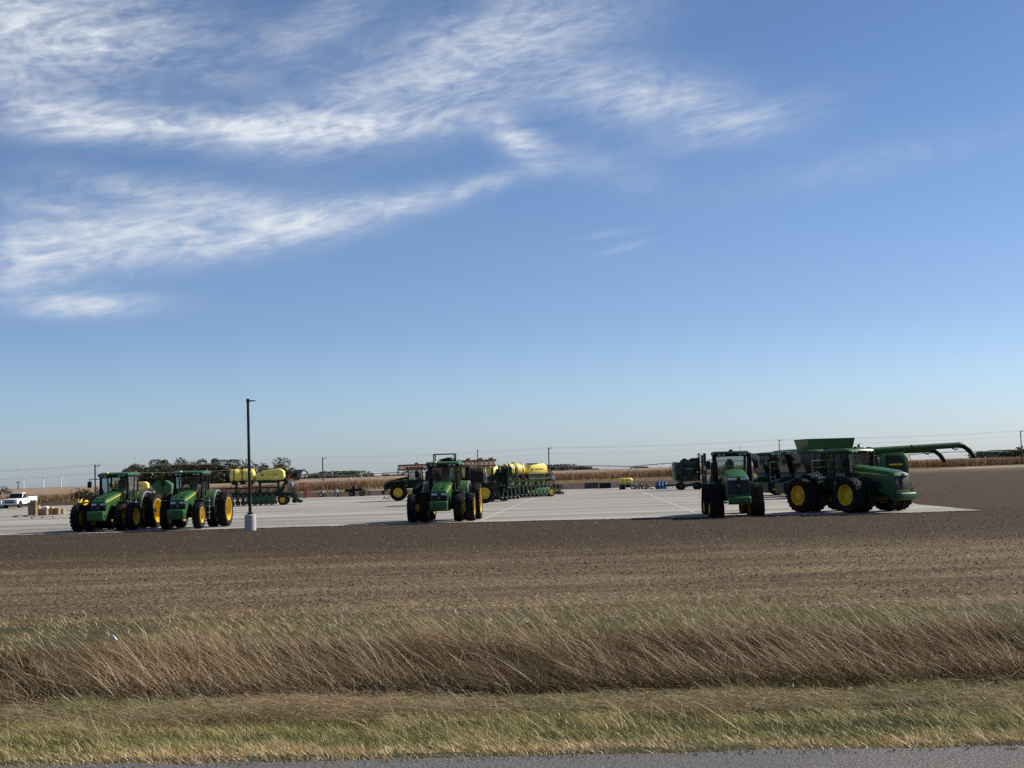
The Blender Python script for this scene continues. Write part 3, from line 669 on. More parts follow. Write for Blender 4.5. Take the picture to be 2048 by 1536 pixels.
tree("roadside_tree", 2034, 893, 470, 5.5, 'green', "leafy tree at the right edge in front of the utility pole", 210, None, 900)
tree("roadside_tree", 2052, 897, 475, 5, 'olive', "tree cut off by the right edge of the picture", 211, None, 800)
tree("roadside_tree", 2024, 905, 470, 3.5, 'dark', "dark bush at the right end of the corn", 212, None, 600)
tree("shrub", 1, 973, 300, 3.6, 'bluish', "grey green bush at the left edge behind the truck", 213, None, 700, 0, 0.2)
for i, (px, tp, w, k, lb) in enumerate([(176, 976, 3.4, 'olive', "half bare shrub beside the mirror of the left tractor"), (160, 982, 2.6, 'olive', "thin bare shrub left of the left tractor"), (188, 984, 3, 'dark', "dark shrub behind the left tractor's exhaust")]):
    tree("shrub", px, tp, 246, w, k, lb, 220 + i, "shrubs in front of the corn", 420, 0.2, 0.16)
# low far hedge line on the left horizon
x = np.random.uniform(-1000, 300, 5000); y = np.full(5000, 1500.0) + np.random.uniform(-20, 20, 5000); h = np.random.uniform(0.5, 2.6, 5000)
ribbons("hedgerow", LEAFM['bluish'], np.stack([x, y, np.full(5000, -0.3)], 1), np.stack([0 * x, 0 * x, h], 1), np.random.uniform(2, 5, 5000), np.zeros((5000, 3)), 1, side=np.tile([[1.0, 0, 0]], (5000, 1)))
kind(bpy.data.objects["hedgerow"], 'stuff', "thin dark hedge line along the far horizon")

# ------------------------------------------------------------------ wheels and tracks
_cache = {}
def tyre_mesh(r, w, rim, lugs, nl=20):
    key = ('t', r, w, rim, lugs, nl)
    if key in _cache: return _cache[key]
    mb = MB(); rb = r - (0.045 if lugs else 0.0)
    prof = [(rim, -w * .42), (rim + .03, -w * .46), ((rim + rb) / 2, -w * .51), (rb - .07, -w * .49), (rb - .015, -w * .42), (rb, -w * .2), (rb, w * .2), (rb - .015, w * .42), (rb - .07, w * .49), ((rim + rb) / 2, w * .51), (rim + .03, w * .46), (rim, w * .42)]
    mb.lathe(prof, 40)
    if lugs:
        dl = w * 0.50 / r; hw = 0.030 / r
        for s in (-1, 1):
            for i in range(nl):
                t0 = 2 * math.pi * (i + (0.25 if s > 0 else -0.25)) / nl
                vs = []
                for (t, a, tt) in ((t0, s * 0.02 * w, 1.0), (t0 - dl, s * 0.50 * w, 1.35)):
                    for (rr, q) in ((rb - .05, 1.25), (r, 0.8)):
                        for e in (-1, 1):
                            T = t + e * hw * q * tt; R_ = rr if abs(a) < .3 * w or rr < r else r - 0.02
                            vs.append((a, R_ * math.cos(T), R_ * math.sin(T)))
                # 0,1 low in; 2,3 top in; 4,5 low out; 6,7 top out
                mb.add(vs, [(2, 3, 7, 6), (0, 2, 6, 4), (1, 5, 7, 3), (0, 1, 3, 2), (4, 6, 7, 5)])
    me = mb.mesh("tyre", RUBBER, smooth=35); _cache[key] = me; return me
def rim_mesh(w, rim, dish, mat, hub=0.33):
    key = ('r', w, rim, dish, mat.name, hub)
    if key in _cache: return _cache[key]
    mb = MB()
    mb.lathe([(rim * 1.03, w * .43), (rim * 1.035, w * .45), (rim * .97, w * .45), (rim * .93, w * .38), (rim * .90, dish + .02), (rim * .82, dish), (rim * .55, dish + .015), (rim * (hub + .08), dish + .02), (rim * hub, dish + .05), (rim * hub, dish + .12), (rim * hub * .75, dish + .13), (0.001, dish + .13)], 36)
    mb.lathe([(rim * .90, dish), (rim * .93, -w * .38), (rim * 1.03, -w * .43)], 36)
    for i in range(10):
        t = 2 * math.pi * i / 10; mb.cyl((dish, rim * .62 * math.cos(t), rim * .62 * math.sin(t)), (dish + .03, rim * .62 * math.cos(t), rim * .62 * math.sin(t)), .022, .022, 6)
    me = mb.mesh("rim", mat, smooth=35); _cache[key] = me; return me
def wheel(parent, pos, r, w, rim, side=1, dish=0.0, rimmat=None, lugs=True, nl=20, axis='x', hub=0.33):
    rz = (0 if side > 0 else math.pi) + (0 if axis == 'x' else math.pi / 2)
    e = link("wheel", None, parent, pos, (0, 0, rz)); e.empty_display_size = .2
    # tread direction stays the same on both sides of the machine
    t = link("tyre", tyre_mesh(r, w, rim, lugs, nl), e)
    if side < 0 and axis == 'x': t.rotation_euler = (0, 0, math.pi)
    link("rim", rim_mesh(w, rim, dish, rimmat or YELLOW, hub), e)
    return e
def hull(circles, n=20):
    pts = [(c[0] + c[2] * math.cos(2 * math.pi * i / n), c[1] + c[2] * math.sin(2 * math.pi * i / n)) for c in circles for i in range(n)]
    pts = sorted(set((round(a, 4), round(b, 4)) for a, b in pts))
    cr = lambda o, a, b: (a[0] - o[0]) * (b[1] - o[1]) - (a[1] - o[1]) * (b[0] - o[0])
    lo, up = [], []
    for p in pts:
        while len(lo) >= 2 and cr(lo[-2], lo[-1], p) <= 0: lo.pop()
        lo.append(p)
    for p in reversed(pts):
        while len(up) >= 2 and cr(up[-2], up[-1], p) <= 0: up.pop()
        up.append(p)
    return lo[:-1] + up[:-1]
def track(parent, pos, side, w=0.80):
    e = link("track", None, parent, pos); e.empty_display_size = .2
    out = hull([(-.82, .40, .36), (.82, .40, .36), (0, 1.30, .50)]); inn = hull([(-.82, .40, .30), (.82, .40, .30), (0, 1.30, .44)])
    mb = MB(); n = len(out); k = len(inn)
    # belt as a ring; resample both outlines by arc length
    def res(o, N):
        o = o + [o[0]]; d = np.cumsum([0] + [math.dist(a, b) for a, b in zip(o[:-1], o[1:])]); s = np.linspace(0, d[-1], N, endpoint=False)
        return list(zip(np.interp(s, d, [p[0] for p in o]), np.interp(s, d, [p[1] for p in o])))
    N = 66; o_, i_ = res(out, N), res(inn, N)
    mb.loft([[(a, y, z) for (a, (y, z)) in ((-w / 2, o_[j]), (w / 2, o_[j]), (w / 2, i_[j]), (-w / 2, i_[j]))] for j in list(range(N)) + [0]], caps=False)
    for j in range(0, N, 2):
        for s in (-1, 1):
            a, b = Vector(o_[j]), Vector(o_[(j + 1) % N]); c2 = Vector(o_[(j - 2) % N]); d2 = Vector(o_[(j - 1) % N]); nn = Vector((b.y - a.y, a.x - b.x)).normalized() * 0.045; n2 = Vector((d2.y - c2.y, c2.x - d2.x)).normalized() * 0.045
            xi, xo = s * .03, s * w * .49
            if (a - c2).length > 0.5: continue
            vs = [(xi, *a), (xi, *b), (xi, *(a + nn)), (xi, *(b.lerp(a, .25) + nn)), (xo, *c2), (xo, *d2), (xo, *(c2 + n2)), (xo, *(d2.lerp(c2, .25) + n2))]
            mb.add(vs, [(2, 3, 7, 6), (0, 2, 6, 4), (1, 5, 7, 3), (0, 1, 3, 2), (4, 6, 7, 5)])
    link("track_belt", mb.mesh("track_belt", RUBBER, smooth=30), e)
    for nm, y, z, r in (("drive_wheel", 0, 1.30, .42), ("idler_wheel", -.82, .40, .29), ("idler_wheel", .82, .40, .29), ("road_wheel", -.3, .26, .18), ("road_wheel", .3, .26, .18)):
        mb = MB(); mb.lathe([(r, -w * .36), (r, -w * .05), (r * .5, 0), (r, w * .05), (r, w * .36), (r * .85, w * .37), (r * .7, w * .30), (r * .25, w * .30), (.001, w * .34)] if side > 0 else [(r, w * .36), (r, w * .05), (r * .5, 0), (r, -w * .05), (r, -w * .36), (r * .85, -w * .37), (r * .7, -w * .30), (r * .25, -w * .30), (.001, -w * .34)], 24, c=(0, y, z))
        mb.build(nm, YELLOW if nm != "drive_wheel" else BLACK, e)
    mb = MB(); mb.box((0, 0, .62), (.3, 1.1, .28)).box((-side * .2, 0, 1.0), (.5, .4, .5)); mb.build("track_frame", BLACK, e, .03)
    return e
def emblem(parent, c, s, axis='y', d=1):          # round badge with a small leaping-animal mark
    x, y, z = c; mb = MB()
    if axis == 'y': mb.lathe([(0.001, y + .012), (s, y + .012), (s * 1.05, y), (0.001, y)][::-1], 16, 'y', (x, 0, z)) if False else mb.cyl((x, y, z), (x, y - .015, z), s, s, 16)
    b_ = mb.build("emblem", GREY, parent)
    mb = MB(); yy = y - .022
    for (u0, v0, u1, v1, t) in ((-.5, -.05, .35, .18, .26), (.35, .18, .62, .45, .14), (-.5, -.05, -.72, -.4, .10), (.2, .08, .5, -.28, .10), (.55, .45, .3, .7, .06)):
        mb.bar((x + u0 * s, yy, z + v0 * s), (x + u1 * s, yy, z + v1 * s), .008, t * s)
    mb.build("emblem_mark", GREEN, b_)
    return b_
def lettering(parent, txt, loc, rot, size, mat=INK, name="lettering"):
    cu = bpy.data.curves.new(name, 'FONT'); cu.body = txt; cu.size = size; cu.align_x = 'CENTER'; cu.align_y = 'CENTER'; cu.extrude = 0.004
    cu.materials.append(mat); tmp = link(name, cu)
    me = bpy.data.meshes.new_from_object(tmp.evaluated_get(bpy.context.evaluated_depsgraph_get())); bpy.data.objects.remove(tmp); bpy.data.curves.remove(cu)
    return link(name, me, parent, loc, rot)
def pane(parent, pts, name="window_pane", mat=None):
    a = [Vector(p) for p in pts]; n = (a[1] - a[0]).cross(a[2] - a[0]).normalized() * .012
    mb = MB(); k = len(a); mb.loft([[p - n for p in a], [p + n for p in a]]); return mb.build(name, mat or GLASS, parent, smooth=0)
def mirror_arm(t, x0, x1, y, z, big=(.22, .36)):
    mb = MB(); mb.tube([(x0, y, z + .30), (x1, y - .05, z + .32), (x1, y - .05, z + .12)], .022); o = mb.build("mirror_arm", BLACK, t)
    MB().box((x1, y - .07, z), (big[0], .10, big[1])).build("mirror", BLACK, o, .03)
def cab(t, y0, y1, zf, zt, wb, wt, lean=.16, roofmat=GREEN):
    """cab between y0 (front) and y1, floor zf, glass top zt; half widths at foot and top"""
    A = lambda s, y, z, w: (s * w, y, z)
    mid = y0 + (y1 - y0) * .62
    fr = MB()
    for s in (-1, 1):
        fr.bar(A(s, y0 + lean, zf, wb), A(s, y0, zt, wt), .085, .085); fr.bar(A(s, mid, zf, wb), A(s, mid + .04, zt, wt), .08, .08); fr.bar(A(s, y1, zf, wb), A(s, y1 - .05, zt, wt), .10, .10)
        fr.bar(A(s, y0 + lean, zf, wb), A(s, y1, zf, wb), .10, .14); fr.bar(A(s, y0, zt, wt), A(s, y1 - .05, zt, wt), .09, .10)
    for y, z, w in ((y0 + lean, zf, wb), (y0, zt, wt), (y1, zf, wb), (y1 - .05, zt, wt)): fr.bar((-w, y, z), (w, y, z), .09, .12)
    fr.build("cab_frame", BLACK, t, .012)
    pane(t, [(-wb + .05, y0 + lean, zf + .06), (wb - .05, y0 + lean, zf + .06), (wt - .05, y0, zt - .05), (-wt + .05, y0, zt - .05)], "windshield")
    for s in (-1, 1):
        pane(t, [A(s, y0 + lean + .05, zf + .06, wb), A(s, mid - .04, zf + .06, wb), A(s, mid, zt - .05, wt), A(s, y0 + .05, zt - .05, wt)], "side_window")
        pane(t, [A(s, mid + .05, zf + .06, wb), A(s, y1 - .06, zf + .06, wb), A(s, y1 - .1, zt - .05, wt), A(s, mid + .08, zt - .05, wt)], "rear_side_window")
    pane(t, [(-wb + .06, y1, zf + .06), (wb - .06, y1, zf + .06), (wt - .06, y1 - .05, zt - .05), (-wt + .06, y1 - .05, zt - .05)], "rear_window")
    # roof with dark underside and lamps
    ov = .14
    rf = MB(); prof = [(y0 - ov - .06, zt + .06), (y0 - ov, zt + .17), (y0 + .3, zt + .24), (y1 - .2, zt + .25), (y1 + ov, zt + .15), (y1 + ov, zt + .05)]
    rf.loft([[(x * (wt + .12), p[0] if abs(x) < .9 else p[0] * .97 + .03 * (y0 + y1) / 2, p[1] - (.05 if abs(x) > .9 and p[1] > zt + .1 else 0)) for p in prof] for x in (-1, -.88, 0, .88, 1)])
    r_ = rf.build("roof", roofmat, t, .02, 50)
    MB().b(-wt - .07, wt + .07, y0 - .12, y1 + .06, zt - .02, zt + .07).build("roof_liner", BLACK, r_, .02)
    for x in (-.78, -.5, .5, .78): MB().box((x * wt, y0 - ov - .05, zt + .03), (.15, .05, .065)).build("work_light", LAMP, r_, .012)
    st = MB(); ym = (y0 + y1) / 2 + .15
    st.box((0, ym, zf + .35), (.52, .5, .14)).box((0, ym + .26, zf + .72), (.50, .14, .68)).box((0, ym + .27, zf + 1.12), (.28, .10, .18)); st.build("seat", BEIGE, t, .04)
    sw = MB(); sw.cyl((0, ym - .72, zf), (0, ym - .58, zf + .52), .05, .04, 8)
    for i in range(12): a, b = 2 * math.pi * i / 12, 2 * math.pi * (i + 1) / 12; sw.cyl((.2 * math.cos(a), ym - .56 + .09 * math.sin(a), zf + .54 + .17 * math.sin(a)), (.2 * math.cos(b), ym - .56 + .09 * math.sin(b), zf + .54 + .17 * math.sin(b)), .018, .018, 5)
    sw.build("steering_wheel", BLACK, t)
    MB().box((-.36, ym - .05, zf + .45), (.14, .6, .22)).box((-.40, ym - .5, zf + .78), (.05, .22, .26)).build("console", BLACK, t, .02)
    return r_

def hood_shape(w0, w1, y0, y1, zb, zt0, zt1, zb1=None):
    """nose at y0 (narrower w0), cab end y1; cross-section rings with rounded shoulders"""
    rings = []
    for k in range(9):
        f = k / 8; y = y0 + (y1 - y0) * f; w = w0 + (w1 - w0) * f ** .7
        top = zt0 + (zt1 - zt0) * f ** .85 - (.07 * (1 - f * 8) if k == 0 else 0); z0 = zb + ((zb1 or zb) - zb) * f
        h = top - z0
        rings.append([(-w, y, z0), (-w, y, z0 + h * .72), (-w * .90, y, z0 + h * .92), (-w * .55, y, z0 + h), (0, y, z0 + h * 1.015), (w * .55, y, z0 + h), (w * .90, y, z0 + h * .92), (w, y, z0 + h * .72), (w, y, z0)])
    return rings
def row_tractor(pos, rz, label, sc=1.0, front_dual=True, rack=False, right_mirror=False):
    t = thing("tractor", pos, rz, label, "tractor", None, sc)
    RY = 3.05                                            # rear axle behind the front axle
    # wheels
    for s in (-1, 1):
        wheel(t, (s * .92, 0, .78), .78, .44, .44, s, .02 if front_dual else -.12)
        if front_dual: wheel(t, (s * 1.60, 0, .78), .78, .44, .44, s, -.12)
        wheel(t, (s * .98, RY, 1.02), 1.02, .50, .66, s, .0, nl=24)
        wheel(t, (s * 1.66, RY, 1.02), 1.02, .50, .66, s, -.20, nl=24)
        if front_dual: MB().cyl((s * 1.1, 0, .78), (s * 1.5, 0, .78), .19, .19, 16).build("dual_hub", YELLOW, t)
        MB().cyl((s * 1.2, RY, 1.02), (s * 1.75, RY, 1.02), .13, .13, 12).build("axle_stub", BLACK, t)
        # front fenders
        arc = [(-.86 * math.cos(a) , .78 + .86 * math.sin(a)) for a in [R(v) for v in range(75, 186, 15)]]
        fm = MB(); fm.loft([[(s * .72, y, z), (s * 1.14, y, z), (s * 1.14, y, z + .025), (s * .72, y, z + .025)] for y, z in arc]); fm.bar((s * .6, .1, 1.3), (s * .75, .1, 1.62), .06); fm.build("front_fender", BLACK, t)
        # rear fenders
        arc = [(RY + 1.12 * math.cos(a), 1.02 + 1.14 * math.sin(a)) for a in [R(v) for v in range(38, 172, 12)]]
        fe = MB(); fe.loft([[(s * .70, y, z), (s * 1.22, y, z - .03), (s * 1.22, y, z + .015), (s * .70, y, z + .05)] for y, z in arc])
        fe.loft([[(s * .70, y, z), (s * .76, y, z), (s * .76, max(RY - .95, min(y, RY + .6)), 1.35), (s * .70, max(RY - .95, min(y, RY + .6)), 1.35)] for y, z in arc]); f_ = fe.build("rear_fender", GREEN, t)
        ex = MB(); ex.loft([[(s * 1.22, y, z - .05), (s * 1.30, y, z - .06), (s * 1.30, y, z), (s * 1.22, y, z + .01)] for y, z in arc]); ex.build("fender_edge", GREY, f_)
        MB().box((s * .98, RY - .95, 2.06), (.2, .05, .10)).build("marker_light", AMBER, f_)
    ch = MB(); ch.b(-.30, .30, -1.0, RY + .3, .62, 1.12).b(-.75, .75, -.14, .14, .66, .92).b(-.85, .85, RY - .25, RY + .25, .78, 1.26).b(-.42, .42, .5, 1.7, 1.0, 1.5)
    ch.build("chassis", BLACK, t, .03)
    en = MB(); en.b(-.36, .36, -.5, 1.1, 1.05, 1.55); [en.cyl((s * .36, -.2 + k * .3, 1.2), (s * .44, -.2 + k * .3, 1.2), .09, .09, 8) for s in (-1, 1) for k in range(4)]; en.build("engine", DGREEN, t, .02)
    # hood, nose, grille
    hd = MB(); hd.loft(hood_shape(.43, .50, -.98, 1.28, 1.42, 1.74, 2.22, 1.62)); h_ = hd.build("hood", GREEN, t, .015, 50)
    for s in (-1, 1):
        sp_ = MB(); sp_.prism([(-.98, 1.42), (-1.02, 1.1), (-.96, .62), (-.74, .60), (-.62, 1.05), (-.30, 1.30), (.25, 1.26), (1.2, 1.50), (1.2, 1.66), (-.9, 1.5)], s * .40, s * .445); sp_.build("side_panel", GREEN, t)
        MB().loft([[(s * .500, 1.26, 2.05), (s * .512, 1.26, 2.05), (s * .512, 1.26, 2.11), (s * .500, 1.26, 2.11)], [(s * .474, 0.1, 1.82), (s * .486, .1, 1.82), (s * .486, .1, 1.865), (s * .474, .1, 1.865)], [(s * .442, -.8, 1.625), (s * .450, -.8, 1.625), (s * .450, -.8, 1.66), (s * .442, -.8, 1.66)]]).build("yellow_stripe", DECAL, h_)
        MB().box((s * .26, -.985, 1.50), (.30, .06, .13), ('Z', s * 8)).build("headlight", LAMP, t, .02)
        sv = MB(); sv.cyl((s * .448, -.45, 1.18), (s * .46, -.45, 1.18), .20, .20, 16); sv.build("side_screen", GRILLE, t)
    for ky, (ya, yb) in enumerate(((-.78, -.52), (-.40, -.06), (.10, .5))):
        for s in (-1, 1):
            f0, f1 = (ya + .98) / 2.26, (yb + .98) / 2.26; za, zb = 1.74 + .48 * f0 ** .85 + .012, 1.74 + .48 * f1 ** .85 + .012
            x0, x1 = sorted((s * .06, s * .27)); MB().add([(x0, ya, za), (x1, ya, za), (x1, yb, zb), (x0, yb, zb), (x0, ya, za - .05), (x1, ya, za - .05), (x1, yb, zb - .05), (x0, yb, zb - .05)], [(0, 1, 2, 3), (4, 7, 6, 5), (0, 4, 5, 1), (1, 5, 6, 2), (2, 6, 7, 3), (3, 7, 4, 0)]).build("hood_vent", DGREEN if ky < 2 else GREEN, h_, smooth=0)
    gr = MB(); gr.prism([(-1.0, 1.43), (-1.03, 1.12), (-.8, 1.1), (-.8, 1.43)], -.40, .40); g_ = gr.build("grille", GRILLE, t, .01)
    for k in range(5): MB().b(-.38, .38, -1.045, -1.015, 1.15 + k * .055, 1.165 + k * .055).build("grille_bar", BLACK, g_, 0, 0)
    emblem(t, (0, -1.05, 1.32), .055)
    # front weight block
    wb = MB(); wb.loft([[(-w, y, z0), (w, y, z0), (w, y, z1), (-w, y, z1)] for w, y, z0, z1 in ((.40, -.92, .62, 1.12), (.47, -1.05, .60, 1.13), (.48, -1.42, .63, 1.13), (.44, -1.50, .68, 1.10))]); w_ = wb.build("front_weight", GREEN, t, .02)
    cut = MB(); cut.cyl((.46, -1.18, .86), (.49, -1.18, .86), .10, .10, 14); cut.build("weight_recess", BLACK, w_)
    cab(t, 1.22, 2.80, 1.78, 3.05, .74, .82)
    MB().b(-.72, .72, 1.3, 2.9, 1.18, 1.76).build("cab_base", DGREEN, t, .04)
    lt = MB(); lt.b(-.80, -.45, .9, 2.0, .75, 1.35); lt.build("fuel_tank", BLACK, t, .08); lt = MB(); lt.b(.45, .78, 1.05, 1.9, .8, 1.35); lt.build("battery_box", BLACK, t, .06)
    lad = MB(); [lad.box((.92, 1.75, z), (.36, .30, .04)) for z in (.55, .88, 1.22, 1.55)]; [lad.bar((.76 + dx, 1.6, .5), (.76 + dx, 1.75, 1.75), .03) for dx in (0, .32)]; lad.build("step_ladder", GREY, t)
    MB().tube([(.86, 1.30, 1.5), (.90, 1.22, 2.2), (.86, 1.22, 2.75)], .02).build("grab_rail", BLACK, t)
    exh = MB(); exh.cyl((-.70, 1.02, 1.55), (-.70, 1.02, 2.30), .11, .13, 12).cyl((-.70, 1.02, 2.30), (-.70, 1.02, 2.95), .085, .075, 12).cyl((-.70, 1.02, 2.95), (-.70, 1.10, 3.12), .07, .07, 12); exh.build("exhaust_stack", BLACK, t)
    air = MB(); air.cyl((.62, 1.05, 1.7), (.62, 1.05, 2.1), .08, .08, 10); air.build("air_precleaner", BLACK, t)
    mirror_arm(t, -.82, -1.46, 1.26, 2.62)
    if right_mirror: mirror_arm(t, .82, 1.36, 1.26, 2.72, (.26, .44))
    MB().lathe([(.001, .10), (.07, .09), (.11, .04), (.11, 0), (.001, 0)], 14, 'z', (-.45, 1.28, 3.21)).build("satellite_receiver", DECAL, t)
    MB().cyl((.75, 2.6, 3.2), (.75, 2.6, 3.40), .035, .03, 8).build("beacon", AMBER, t)
    MB().cyl((.3, 2.85, 3.2), (.3, 2.9, 3.75), .006, .004, 4).build("antenna", BLACK, t)
    hi = MB(); hi.bar((-.4, RY + .2, .9), (-.42, RY + 1.0, .7), .08); hi.bar((.4, RY + .2, .9), (.42, RY + 1.0, .7), .08); hi.b(-.1, .1, RY, RY + .8, .5, .6); hi.build("rear_hitch", BLACK, t)
    if rack:
        rk = MB(); x, ya, yb, z0, z1 = .58, 1.9, 2.65, 3.25, 3.70
        for sx_ in (-1, 1):
            for yy in (ya, yb): rk.bar((sx_ * x, yy, z0), (sx_ * x, yy, z1), .06)
            rk.bar((sx_ * x, ya, z1), (sx_ * x, yb, z1), .06)
        for yy in (ya, yb): rk.bar((-x - .03, yy, z1), (x + .03, yy, z1), .06)
        r_ = rk.build("roof_rack", BLACK, t); bd = MB()
        bd.loft([[(x_, 2.28 + .2 * rr * math.cos(a), 3.38 + .13 * rr * math.sin(a)) for a in [k * math.pi / 4 for k in range(8)]] for x_, rr in ((-.35, .2), (-.1, .6), (.1, 1), (.35, 1.05), (.48, .5))]); bd.build("tied_bundle", BLACK, r_)
    return t
PZ = 0.035
def at(px, py, dy=0.0):
    q = G(px, py, PZ); return (q.x, q.y + dy, PZ)
row_tractor(at(212, 1062), -7, "leftmost green tractor with dual front wheels, parked askew at the yard's edge", 1.02, True)
row_tractor(at(366, 1058.5), -2.5, "green tractor with single front wheels beside the lamp post", 1.0, False)
row_tractor(at(884, 1043.5), -3.5, "green tractor in the middle of the yard with a black frame on its roof", 1.02, True, True, True)

# ------------------------------------------------------------------ big articulated tractors
def artic(pos, rz, label, sc, tracks, bend=0.0):
    t = thing("articulated_tractor", pos, rz, label, "tractor", None, sc)
    FY, BY = -1.95, 1.95
    for y in (FY, BY):
        for s in (-1, 1):
            if tracks: track(t, (s * 1.12, y, 0), s)
            else:
                wheel(t, (s * 1.02, y, 1.02), 1.02, .70, .56, s, .05, nl=20); wheel(t, (s * 1.86, y, 1.02), 1.02, .70, .56, s, -.04 if y == FY else .10, nl=20, hub=.30 if y == FY else .46)
        ax = MB(); ax.b(-.9, .9, y - .2, y + .2, .84, 1.24); ax.build("axle", BLACK, t, .03)
    ch = MB(); ch.b(-.45, .45, -3.4, -.25, .85, 1.55).b(-.45, .45, .25, 3.3, .95, 1.6).b(-.22, .22, -.5, .5, .8, 1.4); ch.build("chassis", BLACK, t, .04)
    nose = -4.15
    hd = MB(); hd.loft(hood_shape(.60, .68, nose, -1.05, 1.45, 2.26, 2.66, 1.55)); h_ = hd.build("hood", GREEN, t, .02, 50)
    for s in (-1, 1):
        sp_ = MB(); sp_.prism([(nose, 1.9), (nose - .02, 1.0), (nose + .3, .92), (-2.9, 1.2), (-1.1, 1.3), (-1.1, 1.8)], s * .58, s * .64); p_ = sp_.build("side_panel", GREEN, t)
        MB().b(*sorted((s * .635, s * .65)), -3.3, -2.2, 1.35, 1.75).build("side_screen", GRILLE, p_)
        MB().loft([[(s * .672, -1.1, 2.28), (s * .690, -1.1, 2.28), (s * .690, -1.1, 2.36), (s * .672, -1.1, 2.36)], [(s * .645, -2.8, 2.14), (s * .664, -2.8, 2.14), (s * .664, -2.8, 2.19), (s * .645, -2.8, 2.19)], [(s * .615, -3.7, 2.02), (s * .634, -3.7, 2.02), (s * .634, -3.7, 2.035), (s * .615, -3.7, 2.035)]]).build("yellow_stripe", DECAL, h_)
        MB().box((s * .33, nose - .03, 2.07), (.44, .08, .13), ('Z', s * 10)).build("headlight", LAMP, t, .025)
    g_ = MB().prism([(nose - .02, 1.98), (nose - .06, 1.15), (nose + .2, 1.1), (nose + .2, 1.98)], -.58, .58).build("grille", GRILLE, t, .02)
    MB().b(-.05, .05, nose - .07, nose, 1.2, 2.1).build("grille_rib", BLACK, g_)
    emblem(t, (0, nose - .09, 1.72), .065)
    w_ = MB().loft([[(-w, y, z0), (w, y, z0), (w, y, z1), (-w, y, z1)] for w, y, z0, z1 in ((.50, nose + .4, .72, 1.12), (.60, nose - .05, .68, 1.12), (.62, nose - .42, .70, 1.10), (.58, nose - .5, .76, 1.05))]).build("front_weight", GREEN, t, .03)
    lip = MB(); lip.b(-.56, .56, nose - .10, nose + .25, 1.12, 1.22); lip.build("nose_skirt", GREEN, t, .02)
    MB().b(-.95, .95, -1.05, 1.0, 1.35, 1.98).build("cab_base", DGREEN, t, .06)
    cab(t, -1.0, .85, 2.0, 3.42, .86, .92, .12, GREEN if not tracks else DGREEN)
    # rear frame, fuel tank, fenders
    MB().b(-.80, .80, 1.15, 2.9, 1.55, 2.05).build("rear_tank", BLACK, t, .10)
    for s in (-1, 1):
        fe = MB()
        for y in (FY, BY):
            arc = [(y + 1.16 * math.cos(a), 1.02 + 1.18 * math.sin(a)) for a in [R(v) for v in range(30, 155, 12)]]
            if not tracks and y == BY: fe.loft([[(s * .66, a_, z), (s * 1.40, a_, z - .02), (s * 1.40, a_, z + .02), (s * .66, a_, z + .04)] for a_, z in arc])
        if fe.v: fe.build("fender", DGREEN, t)
        st = MB(); [st.box((s * 1.08, -.35, z), (.34, .5, .05)) for z in (.75, 1.05, 1.35, 1.65)]; [st.bar((s * 1.2, -.35 + d, .7), (s * 1.1, -.35 + d, 1.95), .03) for d in (-.25, .25)]; st.build("step_ladder", GREY, t)
        MB().tube([(s * 1.2, -.72, 1.3), (s * 1.22, -.76, 2.2), (s * .98, -.8, 2.9)], .022).build("grab_rail", BLACK, t)
        dk = MB(); dk.b(*sorted((s * .95, s * 1.3)), -.9, .9, 1.90, 1.97); dk.build("deck", BLACK, t)
        mirror_arm(t, s * .92, s * 1.36, -.98, 2.88, (.26, .46))
    MB().cyl((1.02, -1.0, 1.9), (1.02, -1.0, 2.55), .15, .15, 14).cyl((1.02, -1.0, 2.55), (1.02, -1.0, 3.55), .115, .115, 14).build("exhaust_stack", BLACK, t)
    MB().cyl((-1.02, -1.05, 1.9), (-1.02, -1.05, 3.05), .20, .20, 14).cyl((-1.02, -1.05, 3.05), (-1.02, -1.05, 3.5), .09, .09, 12).build("air_intake", BLACK, t)
    cyl_ = MB(); [cyl_.cyl((-1.05, 1.15 + .2 * k, 1.62), (-1.05, 1.15 + .2 * k, 2.22), .07, .07, 10) for k in range(4)]; cyl_.build("hydraulic_couplers", GREY, t)
    rl = MB(); rl.tube([(-1.0, 1.1, 2.15), (-1.0, 1.5, 2.35), (-1.0, 2.4, 2.2)], .03); rl.build("rear_rail", GREY, t)
    MB().lathe([(.001, .11), (.09, .09), (.12, .04), (.12, 0), (.001, 0)], 14, 'z', (0, -.7, 3.66)).build("satellite_receiver", BLACK, t)
    MB().cyl((.55, -.5, 3.6), (.5, -.55, 4.0), .012, .006, 5).build("antenna", BLACK, t)
    hi = MB(); hi.b(-.5, .5, 3.2, 3.5, .7, 1.5).b(-.1, .1, 3.4, 4.0, .55, .65); hi.build("rear_hitch", BLACK, t, .03)
    return t
artic(at(1483, 1032.5, 3.1), -3.0, "green tractor on four rubber tracks facing the camera", 0.92, True)
artic(at(1714, 1025, 1.6), 31, "large articulated green tractor on eight wheels, turned to the right", 0.90, False)

